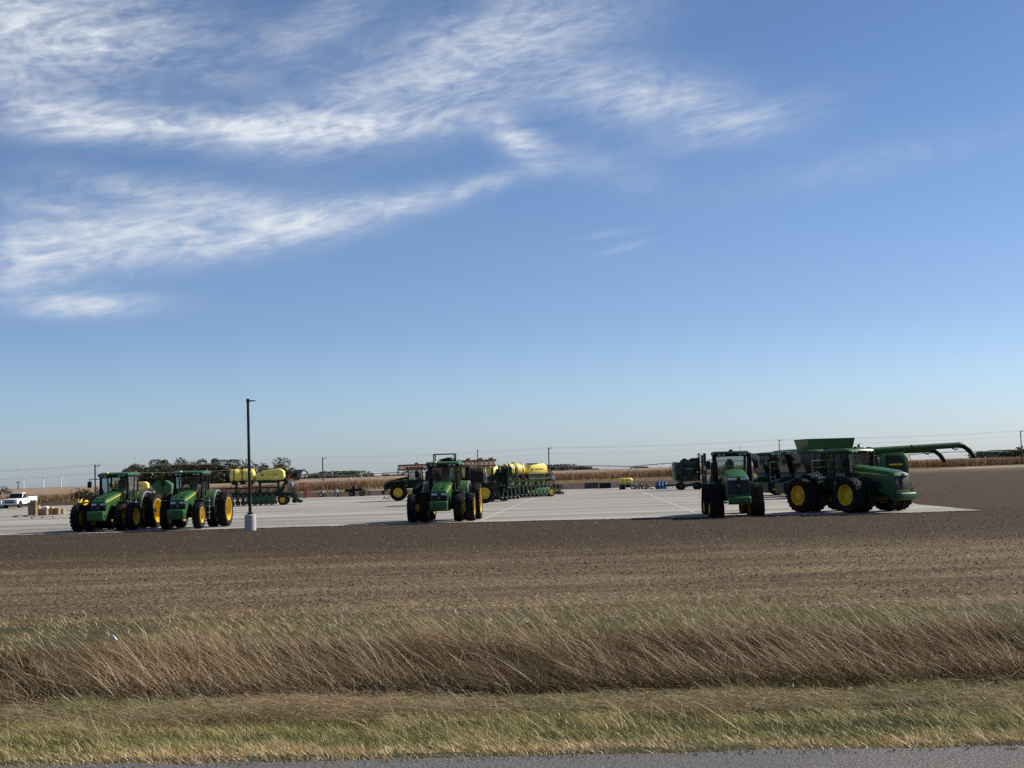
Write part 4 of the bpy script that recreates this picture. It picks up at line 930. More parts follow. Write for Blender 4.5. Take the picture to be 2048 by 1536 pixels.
# ------------------------------------------------------------------ combines (heading along -x, left flank towards -y)
def combine(pos, rz, label, sc, ext, aug_len, aug_rise):
    t = thing("combine_harvester", pos, rz, label, "combine", "combines parked side by side", sc); t.scale = (sc, sc, sc * 1.10)
    for s in (-1, 1):
        wheel(t, (-2.1, s * 1.45, .98), .98, .70, .50, s, -.05, axis='y', nl=18); wheel(t, (1.9, s * 1.40, .64), .64, .45, .34, s, -.02, axis='y', nl=16)
    ax = MB(); ax.b(-2.35, -1.85, -1.3, 1.3, .75, 1.2).b(1.75, 2.05, -1.3, 1.3, .5, .75).b(-2.6, 3.0, -.6, .6, .7, 1.3); ax.build("chassis", BLACK, t, .03)
    MB().prism([(-2.55, 1.25), (3.9, 1.1), (4.15, 1.6), (4.1, 2.6), (3.6, 3.05), (.7, 3.2), (-2.55, 3.2)], -1.38, 1.38, 'y').build("body", GREEN, t, .06)
    for k, (x0, x1, z0, z1) in enumerate(((-2.5, -1.25, 2.35, 3.12), (-2.5, .55, 1.42, 2.28), (-1.15, .55, 2.35, 3.12), (.65, 2.2, 1.4, 2.9), (2.3, 3.85, 1.45, 2.75))):
        MB().b(x0, x1, -1.44, -1.375, z0, z1).build("side_panel", GREEN if k % 2 else DGREEN, t, .03)
    MB().b(2.5, 3.6, -1.455, -1.435, 2.05, 2.17).build("yellow_stripe", DECAL, t)
    MB().b(-1.75, -1.55, -1.455, -1.43, 2.92, 2.98).build("panel_badge", WHITE, t)
    MB().b(.62, .72, -1.40, -1.3, 2.4, 3.1).b(.9, 1.5, -1.46, -1.44, 2.3, 2.85).build("engine_screen", BLACK, t)
    MB().b(4.0, 4.3, -1.1, 1.1, 1.0, 1.9).build("residue_chopper", BLACK, t, .05)
    # cab with an undercut windshield
    zf, zt = 1.72, 3.12; xf0, xf1, xb = -4.02, -4.48, -2.75; w = 1.02
    fr = MB()
    for s in (-1, 1):
        fr.bar((xf0, s * w, zf), (xf1, s * w, zt), .08); fr.bar((xb, s * w, zf), (xb, s * w, zt), .12); fr.bar((-3.35, s * w, zf), (-3.30, s * w, zt), .06); fr.bar((xf0, s * w, zf), (xb, s * w, zf), .12); fr.bar((xf1, s * w, zt), (xb, s * w, zt), .1)
    fr.bar((xf0, -w, zf), (xf0, w, zf), .1); fr.bar((xf1, -w, zt), (xf1, w, zt), .1); fr.build("cab_frame", BLACK, t)
    pane(t, [(xf0, -w, zf), (xf0, w, zf), (xf1, w, zt), (xf1, -w, zt)], "windshield", CGLASS)
    for s in (-1, 1):
        pane(t, [(xf0 + .04, s * w, zf), (-3.37, s * w, zf), (-3.33, s * w, zt), (xf1 + .06, s * w, zt)], "side_window", CGLASS); pane(t, [(-3.3, s * w, zf), (xb - .05, s * w, zf), (xb - .05, s * w, zt), (-3.27, s * w, zt)], "door_window", CGLASS)
    r_ = MB().loft([[(x, -yy, z0), (x, yy, z0), (x, yy * .94, z1), (x, -yy * .94, z1)] for x, yy, z0, z1 in ((-4.72, 1.0, 3.12, 3.17), (-4.6, 1.1, 3.10, 3.26), (-3.6, 1.14, 3.12, 3.32), (-2.6, 1.1, 3.12, 3.30))]).build("roof", GREEN, t, .02)
    for y in (-.8, -.5, .5, .8): MB().box((-4.70, y, 3.12), (.05, .16, .07)).build("work_light", LAMP, r_)
    MB().box((-3.2, 0, 2.05), (.5, .5, .14)).box((-2.98, 0, 2.45), (.14, .5, .7)).build("seat", BEIGE, t, .04)
    MB().cyl((-3.9, 0, 1.75), (-3.72, 0, 2.2), .06, .05, 8).cyl((-3.74, 0, 2.2), (-3.70, 0, 2.22), .2, .2, 14).build("steering_column", BLACK, t)
    MB().b(-3.98, -2.6, -1.06, 1.06, 1.25, 1.70).build("cab_base", DGREEN, t, .05)
    # ladder, platform, mirrors
    pl = MB(); pl.b(-3.9, -2.5, -1.75, -1.06, 1.60, 1.66); pl.build("platform", BLACK, t)
    rl = MB(); rl.tube([(-3.9, -1.74, 1.66), (-3.9, -1.74, 2.55), (-2.6, -1.74, 2.55), (-2.6, -1.74, 1.66)], .022).tube([(-3.9, -1.74, 2.1), (-2.6, -1.74, 2.1)], .018); rl.build("hand_rail", GREY, t)
    ld = MB(); [ld.b(-3.85, -3.45, -1.78, -1.62, z, z + .05) for z in (.5, .82, 1.14, 1.42)]; [ld.bar((-3.85 + d, -1.7, .45), (-3.85 + d, -1.7, 1.62), .04) for d in (0, .4)]; ld.build("ladder", GREY, t)
    for s in (-1, 1):
        a_ = MB().tube([(-4.5, s * 1.05, 3.05), (-4.75, s * 1.75, 3.0), (-4.75, s * 1.75, 2.75)], .025).build("mirror_arm", BLACK, t); MB().box((-4.74, s * 1.75, 2.55), (.08, .26, .46)).build("mirror", BLACK, a_, .02)
    # feeder house
    MB().prism([(-3.6, 1.55), (-5.6, 1.0), (-5.65, .38), (-3.2, .75)], -.75, .75, 'y').build("feeder_house", DGREEN, t, .04)
    fd = MB(); fd.b(-5.85, -5.0, -.85, -.78, .55, 1.1); fd.b(-5.85, -5.6, -.85, .85, .35, 1.1); fd.b(-5.1, -4.0, -.82, -.76, .95, 1.15); fd.cyl((-5.0, -.8, 1.0), (-5.0, -.95, 1.0), .2, .2, 14).cyl((-4.2, -.8, 1.1), (-4.2, -.95, 1.1), .26, .26, 14); fd.build("feeder_drive", DGREEN, t)
    MB().cyl((-5.2, -.5, .55), (-5.2, .5, .55), .05, .05, 8).b(-5.5, -5.3, -1.0, -.78, .5, .66).build("yellow_lock", YELLOW, t)
    # grain tank
    tk_ = MB(); tk_.b(-2.5, .6, -1.3, 1.3, 3.18, 3.36); tk_.build("grain_tank_rim", DGREEN, t, .03)
    if ext:
        B_ = [(-3.75, -1.18), (-.32, -1.18), (-.32, 1.18), (-3.75, 1.18)]; T_ = [(-3.95, -1.25), (-.15, -1.25), (-.15, 1.25), (-3.95, 1.25)]
        for k in range(4):
            a, b, c_, d = B_[k], B_[(k + 1) % 4], T_[(k + 1) % 4], T_[k]
            zz = 4.25 if k != 3 else 4.05
            v = [Vector((*a, 3.34)), Vector((*b, 3.34)), Vector((*c_, 4.02)), Vector((*d, 4.02))]
            nrm = (v[1] - v[0]).cross(v[3] - v[0]).normalized() * .03
            f_ = MB().loft([v, [p + nrm for p in v]]).build("tank_flap", GREEN, t, smooth=0)
            MB().bar(v[3], v[2], .07, .05).build("flap_edge", DGREEN, f_)
        gs = MB(); gs.cyl((-1, 0, 3.3), (-1, 0, 3.95), .16, .16, 12); gs.build("loading_auger", STEEL, t)
    else:
        MB().loft([[(x, -1.25, 3.36), (x, 1.25, 3.36), (x, .9, z), (x, -.9, z)] for x, z in ((-2.4, 3.42), (-1, 3.50), (.5, 3.42))]).build("folded_tank_cover", DGREEN, t, .02)
    # unloading auger folded back along the flank
    y = -1.62; z0 = 3.02; x0 = -2.2; x1 = x0 + aug_len; z1 = z0 + aug_rise
    au = MB(); au.cyl((x0, -1.2, 2.3), (x0, y, z0 - .05), .24, .24, 14); au.cyl((x0, y, z0), (x1, y, z1), .215, .20, 18)
    for f in (.3, .62): au.cyl((x0 + aug_len * f, y, z0 + aug_rise * f), (x0 + aug_len * f + .06, y, z0 + aug_rise * f), .24, .24, 18)
    a_ = au.build("unloading_auger", GREEN, t)
    MB().loft([[(x1 + dx + c1 * .21 * math.cos(q) * sx2, y + .21 * math.sin(q), z1 + dz + .21 * math.cos(q) * cz) for q in [k * math.pi / 5 for k in range(10)]] for dx, dz, c1, sx2, cz in ((-.05, 0, 0, 0, 1), (.35, -.06, -1, -.30, .95), (.80, -.36, -1, -.75, .62), (1.22, -.88, -1, -.55, .40))]).build("auger_spout", DGREEN, a_)
    MB().tube([(x1 - .6, y, z1 - .22), (x1 - .3, y, z1 - .32), (x1 - .1, y, z1 - .25)], .04).build("spout_bracket", BLACK, a_)
    MB().b(.70, .95, -1.7, -1.38, 2.0, z0 + .35).build("auger_cradle", BLACK, t, .02)
    MB().cyl((1.0, .5, 3.1), (1.0, .5, 3.6), .09, .09, 10).build("exhaust_stack", STEEL, t)
    return t
_cx = lambda px, Y: (px - 1024.0) / FPX * Y
combine((_cx(1588, 108) + 4.25, 109.0, 0), 12, "combine with its grain tank raised open, behind the articulated tractor", 1.0, True, 10.5, .30)
combine((_cx(1556, 114) + 4.25, 115, 0), 12, "middle combine, its slanted windshield left of the open grain tank", 1.0, False, 10.1, .06)
combine((_cx(1508, 120) + 4.25, 121, 0), 12, "farthest combine, glimpsed just right of the tracked tractor's exhaust", 1.0, False, 7.5, .2)

# ------------------------------------------------------------------ planters (drawbar towards -x)
def row_unit_mesh():
    if 'ru' in _cache: return _cache['ru']
    mb = MB()
    mb.bar((0, .30, .95), (0, -.10, .75), .05, .05).bar((0, .30, .75), (0, -.10, .58), .05, .05).box((0, -.15, .62), (.13, .34, .34)).box((0, -.12, .95), (.22, .26, .30), None, (1.25, 1.2))
    mb.cyl((-.10, -.12, .26), (-.04, -.12, .26), .22, .22, 12).cyl((.04, -.12, .26), (.10, -.12, .26), .22, .22, 12).bar((0, -.2, .5), (0, -.62, .22), .06, .06).cyl((-.07, -.62, .18), (.07, -.62, .18), .15, .15, 10)
    _cache['ru'] = mb.mesh("row_unit", M("black_green_paint", (0.006, 0.022, 0.009), .5, dust=.12), smooth=35); return _cache['ru']  # very dark green, nearly black
def gauge_mesh():
    if 'gw' in _cache: return _cache['gw']
    mb = MB(); [mb.cyl((s * .11, -.12, .24), (s * .17, -.12, .24), .20, .20, 14) for s in (-1, 1)]; _cache['gw'] = mb.mesh("gauge_wheel", BLACK, smooth=35); return _cache['gw']
def planter(pos, rz, label, sc=1.0, tall=False, dz=0.0, units=11):
    t = thing("planter", pos, rz, label, "planter", "folded planters in the yard", sc)
    for y in (-1.3, -.9, .9, 1.3): wheel(t, (0, y, .48), .48, .30, .28, -1 if y < 0 else 1, -.02, YELLOW, False, axis='y')
    fr = MB()
    for y in (-.5, .5): fr.bar((-6.6, y * .6, 1.05), (.8, y, 1.05), .26, .34)
    for x in (-5.5, -3.5, -1.6, .2): fr.bar((x, -.9, 1.05), (x, .9, 1.05), .22, .26)
    for y in (-.9, .9): fr.bar((0, y, .5), (-.4, y, 1.3), .24, .34); fr.bar((-.4, y, 1.2), (.3, y * .6, 2.3), .18, .22)
    for x in (-2.3, -.5, -4.6, -3.2): fr.bar((x, -.4, 1.1), (x, -.4, 2.3), .16); fr.bar((x, .4, 1.1), (x, .4, 2.3), .16)
    fr.bar((-6.6, 0, 1.05), (-9.0, 0, .85), .2, .2); fr.build("frame", DGREEN, t, .01)
    MB().bar((-8.6, 0, .1), (-8.6, 0, .95), .09).box((-8.6, 0, .05), (.3, .3, .05)).build("stand", BLACK, t)
    for y in (-1.35, 1.35):
        w_ = MB(); w_.bar((-6.8, y, 1.15), (-.7, y, 1.15), .26, .30).bar((-6.8, y, 1.75), (-.7, y, 1.75), .12, .14)
        for x in np.linspace(-6.6, -.9, 7): w_.bar((x, y, 1.12), (x + .4, y, 1.75), .09, .09)
        w_ = w_.build("wing_beam", DGREEN, t)
        for k in range(units):
            o = link("row_unit", row_unit_mesh(), t, (-6.4 + k * 5.4 / (units - 1), y + (-.25 if y < 0 else .25), .05), (0, 0, 0 if y < 0 else math.pi)); link("gauge_wheel", gauge_mesh(), o)
    for k in range(5):
        o = link("row_unit", row_unit_mesh(), t, (1.0, -1.3 + k * .65, .12), (0, 0, R(90))); link("gauge_wheel", gauge_mesh(), o)
    if tall:
        for i, x in enumerate((1.0, 1.55, 2.1)):
            tw = MB(); tw.bar((x, -.9, .9), (x + .1, -.9, 3.5 - .15 * i), .14, .14).bar((x, .3, .9), (x + .1, .3, 3.3), .12, .12); [tw.bar((x, -.9, z), (x + .1, .3, z + .2), .06) for z in (1.2, 2.0, 2.8)]
            tw.cyl((x, -.9, 3.4), (x + .02, -.9, 4.0 - .2 * i), .02, .01, 5); [tw.tube([(x - .2, -.9 + random.uniform(-.3, .9), 1.6), (x + random.uniform(-.3, .3), -.6 + random.uniform(-.4, .6), 3.0 + random.uniform(-.3, .7)), (x + .4, -.5, 2.0)], .03, 5) for _ in range(5)]; tw.build("folded_wing", DGREEN, t)
            for k in range(4):
                o = link("row_unit", row_unit_mesh(), t, (x - .1 + random.uniform(-.25, .3), -.9 + random.uniform(-.3, .4), 1.15 + k * .56 + random.uniform(-.15, .15)), (R(-80 + random.uniform(-40, 40)), R(random.uniform(-40, 40)), R(25 + random.uniform(-60, 60)))); link("gauge_wheel", gauge_mesh(), o)
    # hopper
    z = dz; hp = MB(); hp.prism([(-2.62, 2.38 + z), (-2.62, 2.78 + z), (-2.05, 3.30 + z), (-.3, 3.46 + z), (.12, 3.22 + z), (.16, 2.62 + z), (-.15, 2.34 + z)], -.72, .72, 'y'); h_ = hp.build("seed_hopper", POLY, t, .12, 60)
    MB().b(-2.25, -.15, -.745, -.715, 2.55 + z, 3.08 + z).build("hopper_panel", POLY, h_, .02)
    lettering(h_, "JOHN DEERE", (-1.02, -.752, 2.86 + z), (R(90), 0, 0), .19)
    em = MB(); em.cyl((-1.98, -.745, 2.86 + z), (-1.98, -.755, 2.86 + z), .12, .12, 14); em.build("emblem", INK, h_)
    MB().b(-1.9, -.9, -.4, .4, 3.38 + z, 3.50 + z).build("hopper_lid", BLACK, h_, .03)
    MB().prism([(-2.4, 2.05 + z), (-2.55, 2.36 + z), (-.1, 2.32 + z), (-.4, 2.05 + z)], -.6, .6, 'y').build("hopper_cradle", DGREEN, t)
    # liquid tank with straps
    c_ = 2.86 + z; r = .68
    tk2 = MB().lathe([(.001, -5.22), (r * .55, -5.20), (r * .9, -5.10), (r, -4.92), (r, -4.3), (r * .97, -4.26), (r * .97, -4.18), (r, -4.14), (r, -3.05), (r * .9, -2.86), (r * .55, -2.76), (.001, -2.74)], 28, 'x', (0, 0, c_)).build("liquid_tank", POLY, t, smooth=45)
    for x in (-4.75, -3.95, -3.15): MB().lathe([(r - .01, x - .045), (r + .022, x - .045), (r + .022, x + .045), (r - .01, x + .045)], 28, 'x', (0, 0, c_)).build("tank_strap", BLACK, tk2)
    MB().cyl((-4.0, 0, c_ + r - .02), (-4.0, 0, c_ + r + .09), .18, .18, 14).build("tank_lid", BLACK, tk2)
    sd = MB(); [sd.b(x - .22, x + .22, -.62, .62, c_ - r - .14, c_ - r * .72) for x in (-4.75, -3.95, -3.15)]; sd.b(-5.1, -2.9, -.5, .5, c_ - r - .2, c_ - r - .12); sd.build("tank_saddle", BLACK, t)
    # hoses, ladder, rear stand, lamps
    hs = MB()
    for k in range(7):
        x = .35 + .12 * (k % 3); y = -1.0 + k * .33; hs.tube([(x - .5, y, 2.3), (x, y - .1, 2.6 - .1 * (k % 2)), (x + .4, y, 2.0), (x + .5, y + .1, 1.2)], .035, 5)
    hs.build("seed_hoses", BLACK, t)
    MB().bar((.45, -.6, 1.0), (.45, -.6, 2.9), .07).bar((.45, .6, 1.0), (.45, .6, 2.9), .07).bar((.45, -.6, 2.2), (.45, .6, 2.2), .06).build("rear_stand", DGREEN, t)
    MB().box((.5, -.62, 2.7), (.1, .16, .30)).build("tail_light", REFL, t)
    dr = MB(); dr.lathe([(.001, -.92), (.26, -.92), (.30, -.86), (.30, -.62), (.26, -.56), (.001, -.56)], 18, 'y', (.75, 0, 1.9)); dr.build("blower_fan", GREY, t)
    pl = MB(); pl.b(-2.6, .3, -1.05, -.75, 1.9, 1.95); pl.tube([(-2.6, -1.05, 1.95), (-2.6, -1.05, 2.5), (.2, -1.05, 2.5)], .02); pl.build("walkway", GREY, t)
    MB().prism([(-3.7, .25), (-3.5, .6), (-2.2, .95), (-.7, .95), (-.6, .25)], -1.90, -1.84, 'y').build("wing_guard", GREEN, t, .02)
    return t
planter(at(568, 1009.5), 4, "planter with yellow tank and hopper behind the lamp post", 1.06, False, .12)
planter(at(1086, 993), 40, "right one of the two middle planters, with tank beside hopper, near the white line", 1.0, False, .0)
planter(at(994, 1002.5), -38, "planter right behind the middle tractor, folded row units rising tall", 0.95, True, .0)
planter(at(296, 1016), 5, "planter mostly hidden behind the leftmost tractor, only its yellow hopper showing", 0.84, False, .0, 6)

# ------------------------------------------------------------------ sprayers (heading along -x)
def sprayer(pos, rz, label, sc=1.0):
    t = thing("sprayer", pos, rz, label, "sprayer", "self-propelled sprayers behind the middle tractor", sc)
    for x in (0, 4.5):
        for s in (-1, 1):
            wheel(t, (x, s * 1.5, .88), .88, .42, .47, s, -.03, axis='y', nl=22); MB().cyl((x, s * 1.2, .88), (x, s * 1.2, 1.75), .12, .10, 10).build("leg_strut", BLACK, t)
    fr = MB(); [fr.bar((-1.3, s * .5, 1.4), (5.6, s * .5, 1.4), .16, .26) for s in (-1, 1)]; [fr.bar((x, -1.3, 1.6), (x, 1.3, 1.6), .16, .18) for x in (0, 4.5)]; fr.build("frame", DGREEN, t, .02)
    hd = MB(); hd.loft([[(x, -w, z0), (x, w, z0), (x, w, z0 + (z1 - z0) * .7), (x, w * .6, z1), (x, -w * .6, z1), (x, -w, z0 + (z1 - z0) * .7)] for x, w, z0, z1 in ((-1.55, .5, 1.25, 1.72), (-1.45, .62, 1.1, 1.86), (-.9, .72, 1.25, 2.12), (0, .78, 1.6, 2.38), (1.0, .80, 1.6, 2.52))]); h_ = hd.build("hood", DGREEN, t, .02, 50)
    for s in (-1, 1):
        MB().loft([[(x, s * .60, z), (x, s * 1.72, z - .04), (x, s * 1.72, z), (x, s * .60, z + .05)] for x, z in ((-1.5, 1.55), (-.8, 2.0), (.0, 2.16), (.8, 2.08), (1.1, 1.8))]).build("fender", DGREEN, t)
        MB().box((-1.57, s * .38, 1.6), (.06, .22, .13)).build("headlight", LAMP, h_)
    MB().loft([[(x, -.815 - e, z), (x, -.80, z), (x, -.80, z + d), (x, -.815 - e, z + d)] for x, z, d, e in ((-.6, 1.98, .03, -.06), (.9, 2.16, .12, 0))]).build("yellow_stripe", DECAL, h_)
    MB().b(-1.75, -1.5, -.9, .9, .75, 1.15).build("nose_guard", DGREEN, t, .04)
    st = MB(); st.b(-1.1, 1.2, -1.1, -.9, .42, .47); [st.bar((x, -1.0, .45), (x, -.8, 1.3), .04) for x in (-1.0, .3, 1.1)]; st.build("front_step", YELLOW, t)
    MB().tube([(-1.6, -.8, .2), (-1.5, -.9, .5), (-1.3, -.8, .2)], .04).tube([(-1.2, -1, .15), (-1.1, -.9, .45), (-.9, -.9, .12)], .03).build("hanging_hoses", BLACK, t)
    # cab, tank
    zf, zt = 2.1, 3.35
    cf = MB()
    for s in (-1, 1):
        for xa, xb_ in ((1.1, 1.0), (2.0, 2.0), (2.6, 2.5)): cf.bar((xa, s * .8, zf), (xb_, s * .85, zt), .08)
        cf.bar((1.1, s * .8, zf), (2.6, s * .8, zf), .1); pane(t, [(1.15, s * .8, zf), (2.5, s * .8, zf), (2.45, s * .85, zt), (1.05, s * .85, zt)], "side_window")
    [cf.bar((x, -.84, z), (x, .84, z), .08) for x, z in ((1.1, zf), (1.0, zt), (2.6, zf), (2.5, zt))]; cf.build("cab_frame", BLACK, t); pane(t, [(1.1, -.75, zf), (1.1, .75, zf), (1.0, .8, zt), (1.0, -.8, zt)], "windshield")
    MB().b(.8, 2.7, -.98, .98, 3.33, 3.52).build("roof", DGREEN, t, .06); MB().box((2.2, 0, 2.5), (.5, .5, .7)).build("seat", BEIGE, t, .05); MB().b(1.0, 2.7, -.85, .85, 1.5, 2.1).build("cab_base", BLACK, t, .05)
    MB().lathe([(.001, 2.85), (.55, 2.88), (.74, 3.05), (.76, 3.3), (.76, 4.2), (.72, 4.45), (.5, 4.58), (.001, 4.6)], 22, 'x', (0, 0, 2.42)).build("solution_tank", BLACK, t)
    ra = MB(); ra.tube([(4.62, -.8, 1.6), (4.72, -.8, 2.4), (4.62, -.6, 3.0)], .05); ra.build("rear_rail", GREY, t)
    # folded truss boom
    for y in (-1.55, 1.55):
        bo = MB(); x0, x1 = .1, 5.6
        for k, (zz, yy) in enumerate(((3.25, 0), (3.78, 0), (3.30, .32 if y < 0 else -.32), (3.72, .3 if y < 0 else -.3))): bo.bar((x0, y + yy, zz - .03), (x1, y + yy, zz), .085, .085)
        xs_ = np.linspace(x0, x1, 15)
        for a, b in zip(xs_[:-1], xs_[1:]): bo.bar((a, y, 3.25), (b, y, 3.78), .05); bo.bar((a, y, 3.25), (a, y, 3.78), .05); bo.bar((b, y, 3.25), (a, y + .3 * (1 if y < 0 else -1), 3.72), .045)
        bo.bar((x0, y, 3.7), (x0 - .15, y, 2.75), .08); bo.bar((x0 + .1, y, 2.7), (x0 + 1.2, y, 3.3), .07); bo.bar((x0 - .15, y, 2.75), (x0 + .7, y, 2.8), .07)
        bo = bo.build("boom", BROWNB, t)
        nz = MB(); [nz.cyl((x, y, 3.2), (x, y, 3.05), .05, .03, 6) for x in np.linspace(.6, 5.4, 12)]; [nz.cyl((x, y - .05, 3.86), (x + .3, y - .05, 3.92), .08, .08, 6) for x in (1.8, 3.0, 4.1, 5.0)]; nz.build("nozzles", BROWNB, bo)
    ar = MB(); [ar.bar((5.2, s * .5, 1.5), (5.3, s * 1.4, 3.2), .08) for s in (-1, 1)]; ar.bar((5.3, -1.4, 3.0), (5.3, 1.4, 3.0), .10); ar.build("boom_carrier", BLACK, t)
    return t
q = G(798, 1001.5, PZ); sprayer((q.x, q.y, PZ), 2, "sprayer with its low green nose poking out left of the middle tractor", 1.0)
q = G(969, 1006, PZ); sprayer((q.x - 4.5, q.y - .2, PZ), 3, "sprayer with brown folded boom and yellow rear wheel right of the middle tractor", 1.0)

# ------------------------------------------------------------------ folded disc implement on the right
t = thing("disc_harrow", at(1372, 979.5), 3, "dark green folded implement with a stack of discs left of the tracked tractor", "implement")
MB().prism([(-1.0, .9), (-1.05, 2.9), (-.7, 3.15), (1.5, 3.2), (1.6, 1.0)], -.9, .9, 'y').build("seed_box", MATS["black_green_paint"], t, .08)
MB().b(-.5, 1.4, -.93, -.89, 2.35, 2.47).build("box_stripe", GREY, t); MB().b(-.4, 0, -.93, -.89, 2.0, 2.1).build("box_label", GREY, t)
MB().b(-1.35, -1.12, -.9, .9, 1.1, 3.2).build("end_plate", GREEN, t, .05)
MB().tube([(-1.3, -.5, 3.0), (-1.8, -.6, 2.7), (-1.9, -.6, 2.0)], .035).tube([(-1.3, -.7, 2.6), (-1.6, -.7, 2.3), (-1.3, -.7, 2.1)], .04).build("hoses", BLACK, t)
b_ = MB(); b_.loft([[(x, -.7, 3.15), (x, .7, 3.15), (x, .5, z), (x, -.5, z)] for x, z in ((-.5, 3.3), (-.1, 3.6), (.4, 3.35), (.8, 3.6), (1.5, 3.58))]); b_.build("folded_cover", BLACK, t)
fr = MB(); fr.bar((-2.4, -.6, .55), (2.4, -.6, .55), .18, .2).bar((-2.4, .6, .55), (2.4, .6, .55), .18, .2).bar((-2.6, 0, .4), (-3.6, 0, .45), .16).bar((-1.6, -.8, .5), (.9, -.9, 1.5), .12, .14).bar((-.9, -.95, .35), (1.0, -.95, .65), .2, .3); [fr.bar((x, -.8, .55), (x, .8, .55), .12) for x in (-2, -.6, .8, 2.2)]; fr.build("frame", DGREEN, t)
for x in (-.6, 1.3):
    for s in (-1, 1): wheel(t, (x, s * .85, .42), .42, .28, .22, s, 0, BLACK, False, axis='y')
gb = MB(); gb.bar((1.45, -1.1, .9), (1.45, -1.1, 4.15), .12).bar((1.75, -1.1, .9), (1.75, -1.1, 3.9), .10); gb = gb.build("gang_bar", BLACK, t)
for k in range(13): MB().lathe([(.001, -.05), (.18, -.03), (.30, .03), (.30, .045), (.001, -.02)], 16, 'z', (1.45, -1.1, 1.7 + k * .19)).build("disc_blade", BLACK, gb)
MB().bar((2.1, -1.0, .6), (2.1, -1.0, 4.1), .30, .24).bar((2.1, .6, .6), (2.1, .6, 3.9), .2, .2).bar((2.1, -1, 3.0), (2.1, .6, 3.0), .12).build("wing_post", DGREEN, t)
MB().box((2.1, -1.14, 2.4), (.45, .05, .5)).box((1.9, -1.15, 1.65), (.5, .06, .1)).build("post_bracket", GREY, t)
rs = random.Random(11); BGREEN = MATS["black_green_paint"]
for k in range(9): MB().bar((rs.uniform(-1.4, 1.5), -1.0, rs.uniform(.5, 3.2)), (rs.uniform(-1.4, 1.5), -1.15, rs.uniform(.5, 3.2)), rs.uniform(.05, .14)).build("folded_link", BGREEN if k % 3 else BLACK, t)
for k in range(6): o = link("row_unit", row_unit_mesh(), t, (-1.0 + k * .45, -1.05, 1.1 + .5 * (k % 3)), (R(rs.uniform(-60, 20)), R(rs.uniform(-40, 40)), 0)); link("gauge_wheel", gauge_mesh(), o)
tn = MB(); [tn.tube([(x, -.9, .6), (x + .2, -.95, .35), (x, -.9, .06)], .03) for x in np.linspace(-2.3, 2.3, 12)]; tn.build("tines", STEEL, t)

# round baler like machine between the two left tractors
t = thing("round_baler", at(326, 1011), 6, "boxy dark green baler with a yellow stripe between the two left tractors", "baler")
MB().prism([(-1.0, .9), (-1.1, 2.5), (-.6, 2.95), (.5, 3.0), (1.2, 2.5), (1.2, .9), (.6, .6)], -1.2, 1.2, 'y').build("body", GREEN, t, .08)
MB().loft([[(x, -1.235, z), (x, -1.2, z), (x, -1.2, z + .07), (x, -1.235, z + .07)] for x, z in ((-.9, 1.10), (1.15, 1.45))]).build("yellow_stripe", DECAL, t)
MB().b(.1, .16, -1.24, -1.2, .9, 2.9).b(-.9, .9, -1.24, -1.2, .84, .92).build("panel_seam", BLACK, t)
for s in (-1, 1): wheel(t, (.1, s * 1.35, .55), .55, .40, .28, s, 0, YELLOW, False, axis='y')
MB().bar((-1.0, 0, .8), (-2.8, 0, .6), .16).bar((-2.6, 0, .02), (-2.6, 0, .7), .08).build("drawbar", DGREEN, t)
t = thing("corn_header", at(172, 1019), 10, "yellow snouted header end peeking out behind the leftmost tractor's front wheel", "header")
for k in range(6): MB().loft([[(k * .76 + w * math.cos(a), y, z + h * math.sin(a)) for a in [q * math.pi / 5 for q in range(6)]] for y, w, h, z in ((-1.7, .04, .05, .25), (-1.0, .2, .28, .35), (-.2, .32, .42, .55), (.5, .30, .36, .75))]).build("snout", YELLOW, t)
MB().b(-.45, 4.3, .4, 1.1, .3, 1.1).build("header_trough", DGREEN, t, .05); MB().bar((-.4, 1.0, 1.15), (4.2, 1.0, 1.15), .12).build("header_beam", DGREEN, t)
MB().prism([(-1.3, .25), (-.9, .8), (0, 1.15), (1.0, 1.2), (1.1, .4)], -.55, -.45, 'x').build("end_shield", YELLOW, t, .03)

# ------------------------------------------------------------------ service truck
t = thing("service_truck", at(26, 1016.5), -6, "white pickup with utility boxes at the left edge of the yard", "truck", None, 1.06)
for y in (0, 3.7):
    for s in (-1, 1): wheel(t, (s * .84, y, .40), .40, .27, .23, s, .02, CHROME, False)
bd = MB(); bd.prism([(-.95, .55), (-.98, 1.02), (-.85, 1.12), (.55, 1.20), (.62, 1.22), (2.0, 1.22), (2.0, .48), (-.6, .48)], -.98, .98); bd.build("body", WHITE, t, .05)
gh = MB(); gh.loft([[(-w, y, z), (w, y, z), (w * k, y + dy, z2), (-w * k, y + dy, z2)] for w, y, z, k, dy, z2 in ((.94, .60, 1.21, .86, .48, 1.86), (.94, 1.98, 1.21, .88, -.12, 1.90))]); gh.build("cab_shell", WHITE, t, .04)
pane(t, [(-.86, .62, 1.26), (.86, .62, 1.26), (.76, 1.03, 1.80), (-.76, 1.03, 1.80)], "windshield", BLACK)
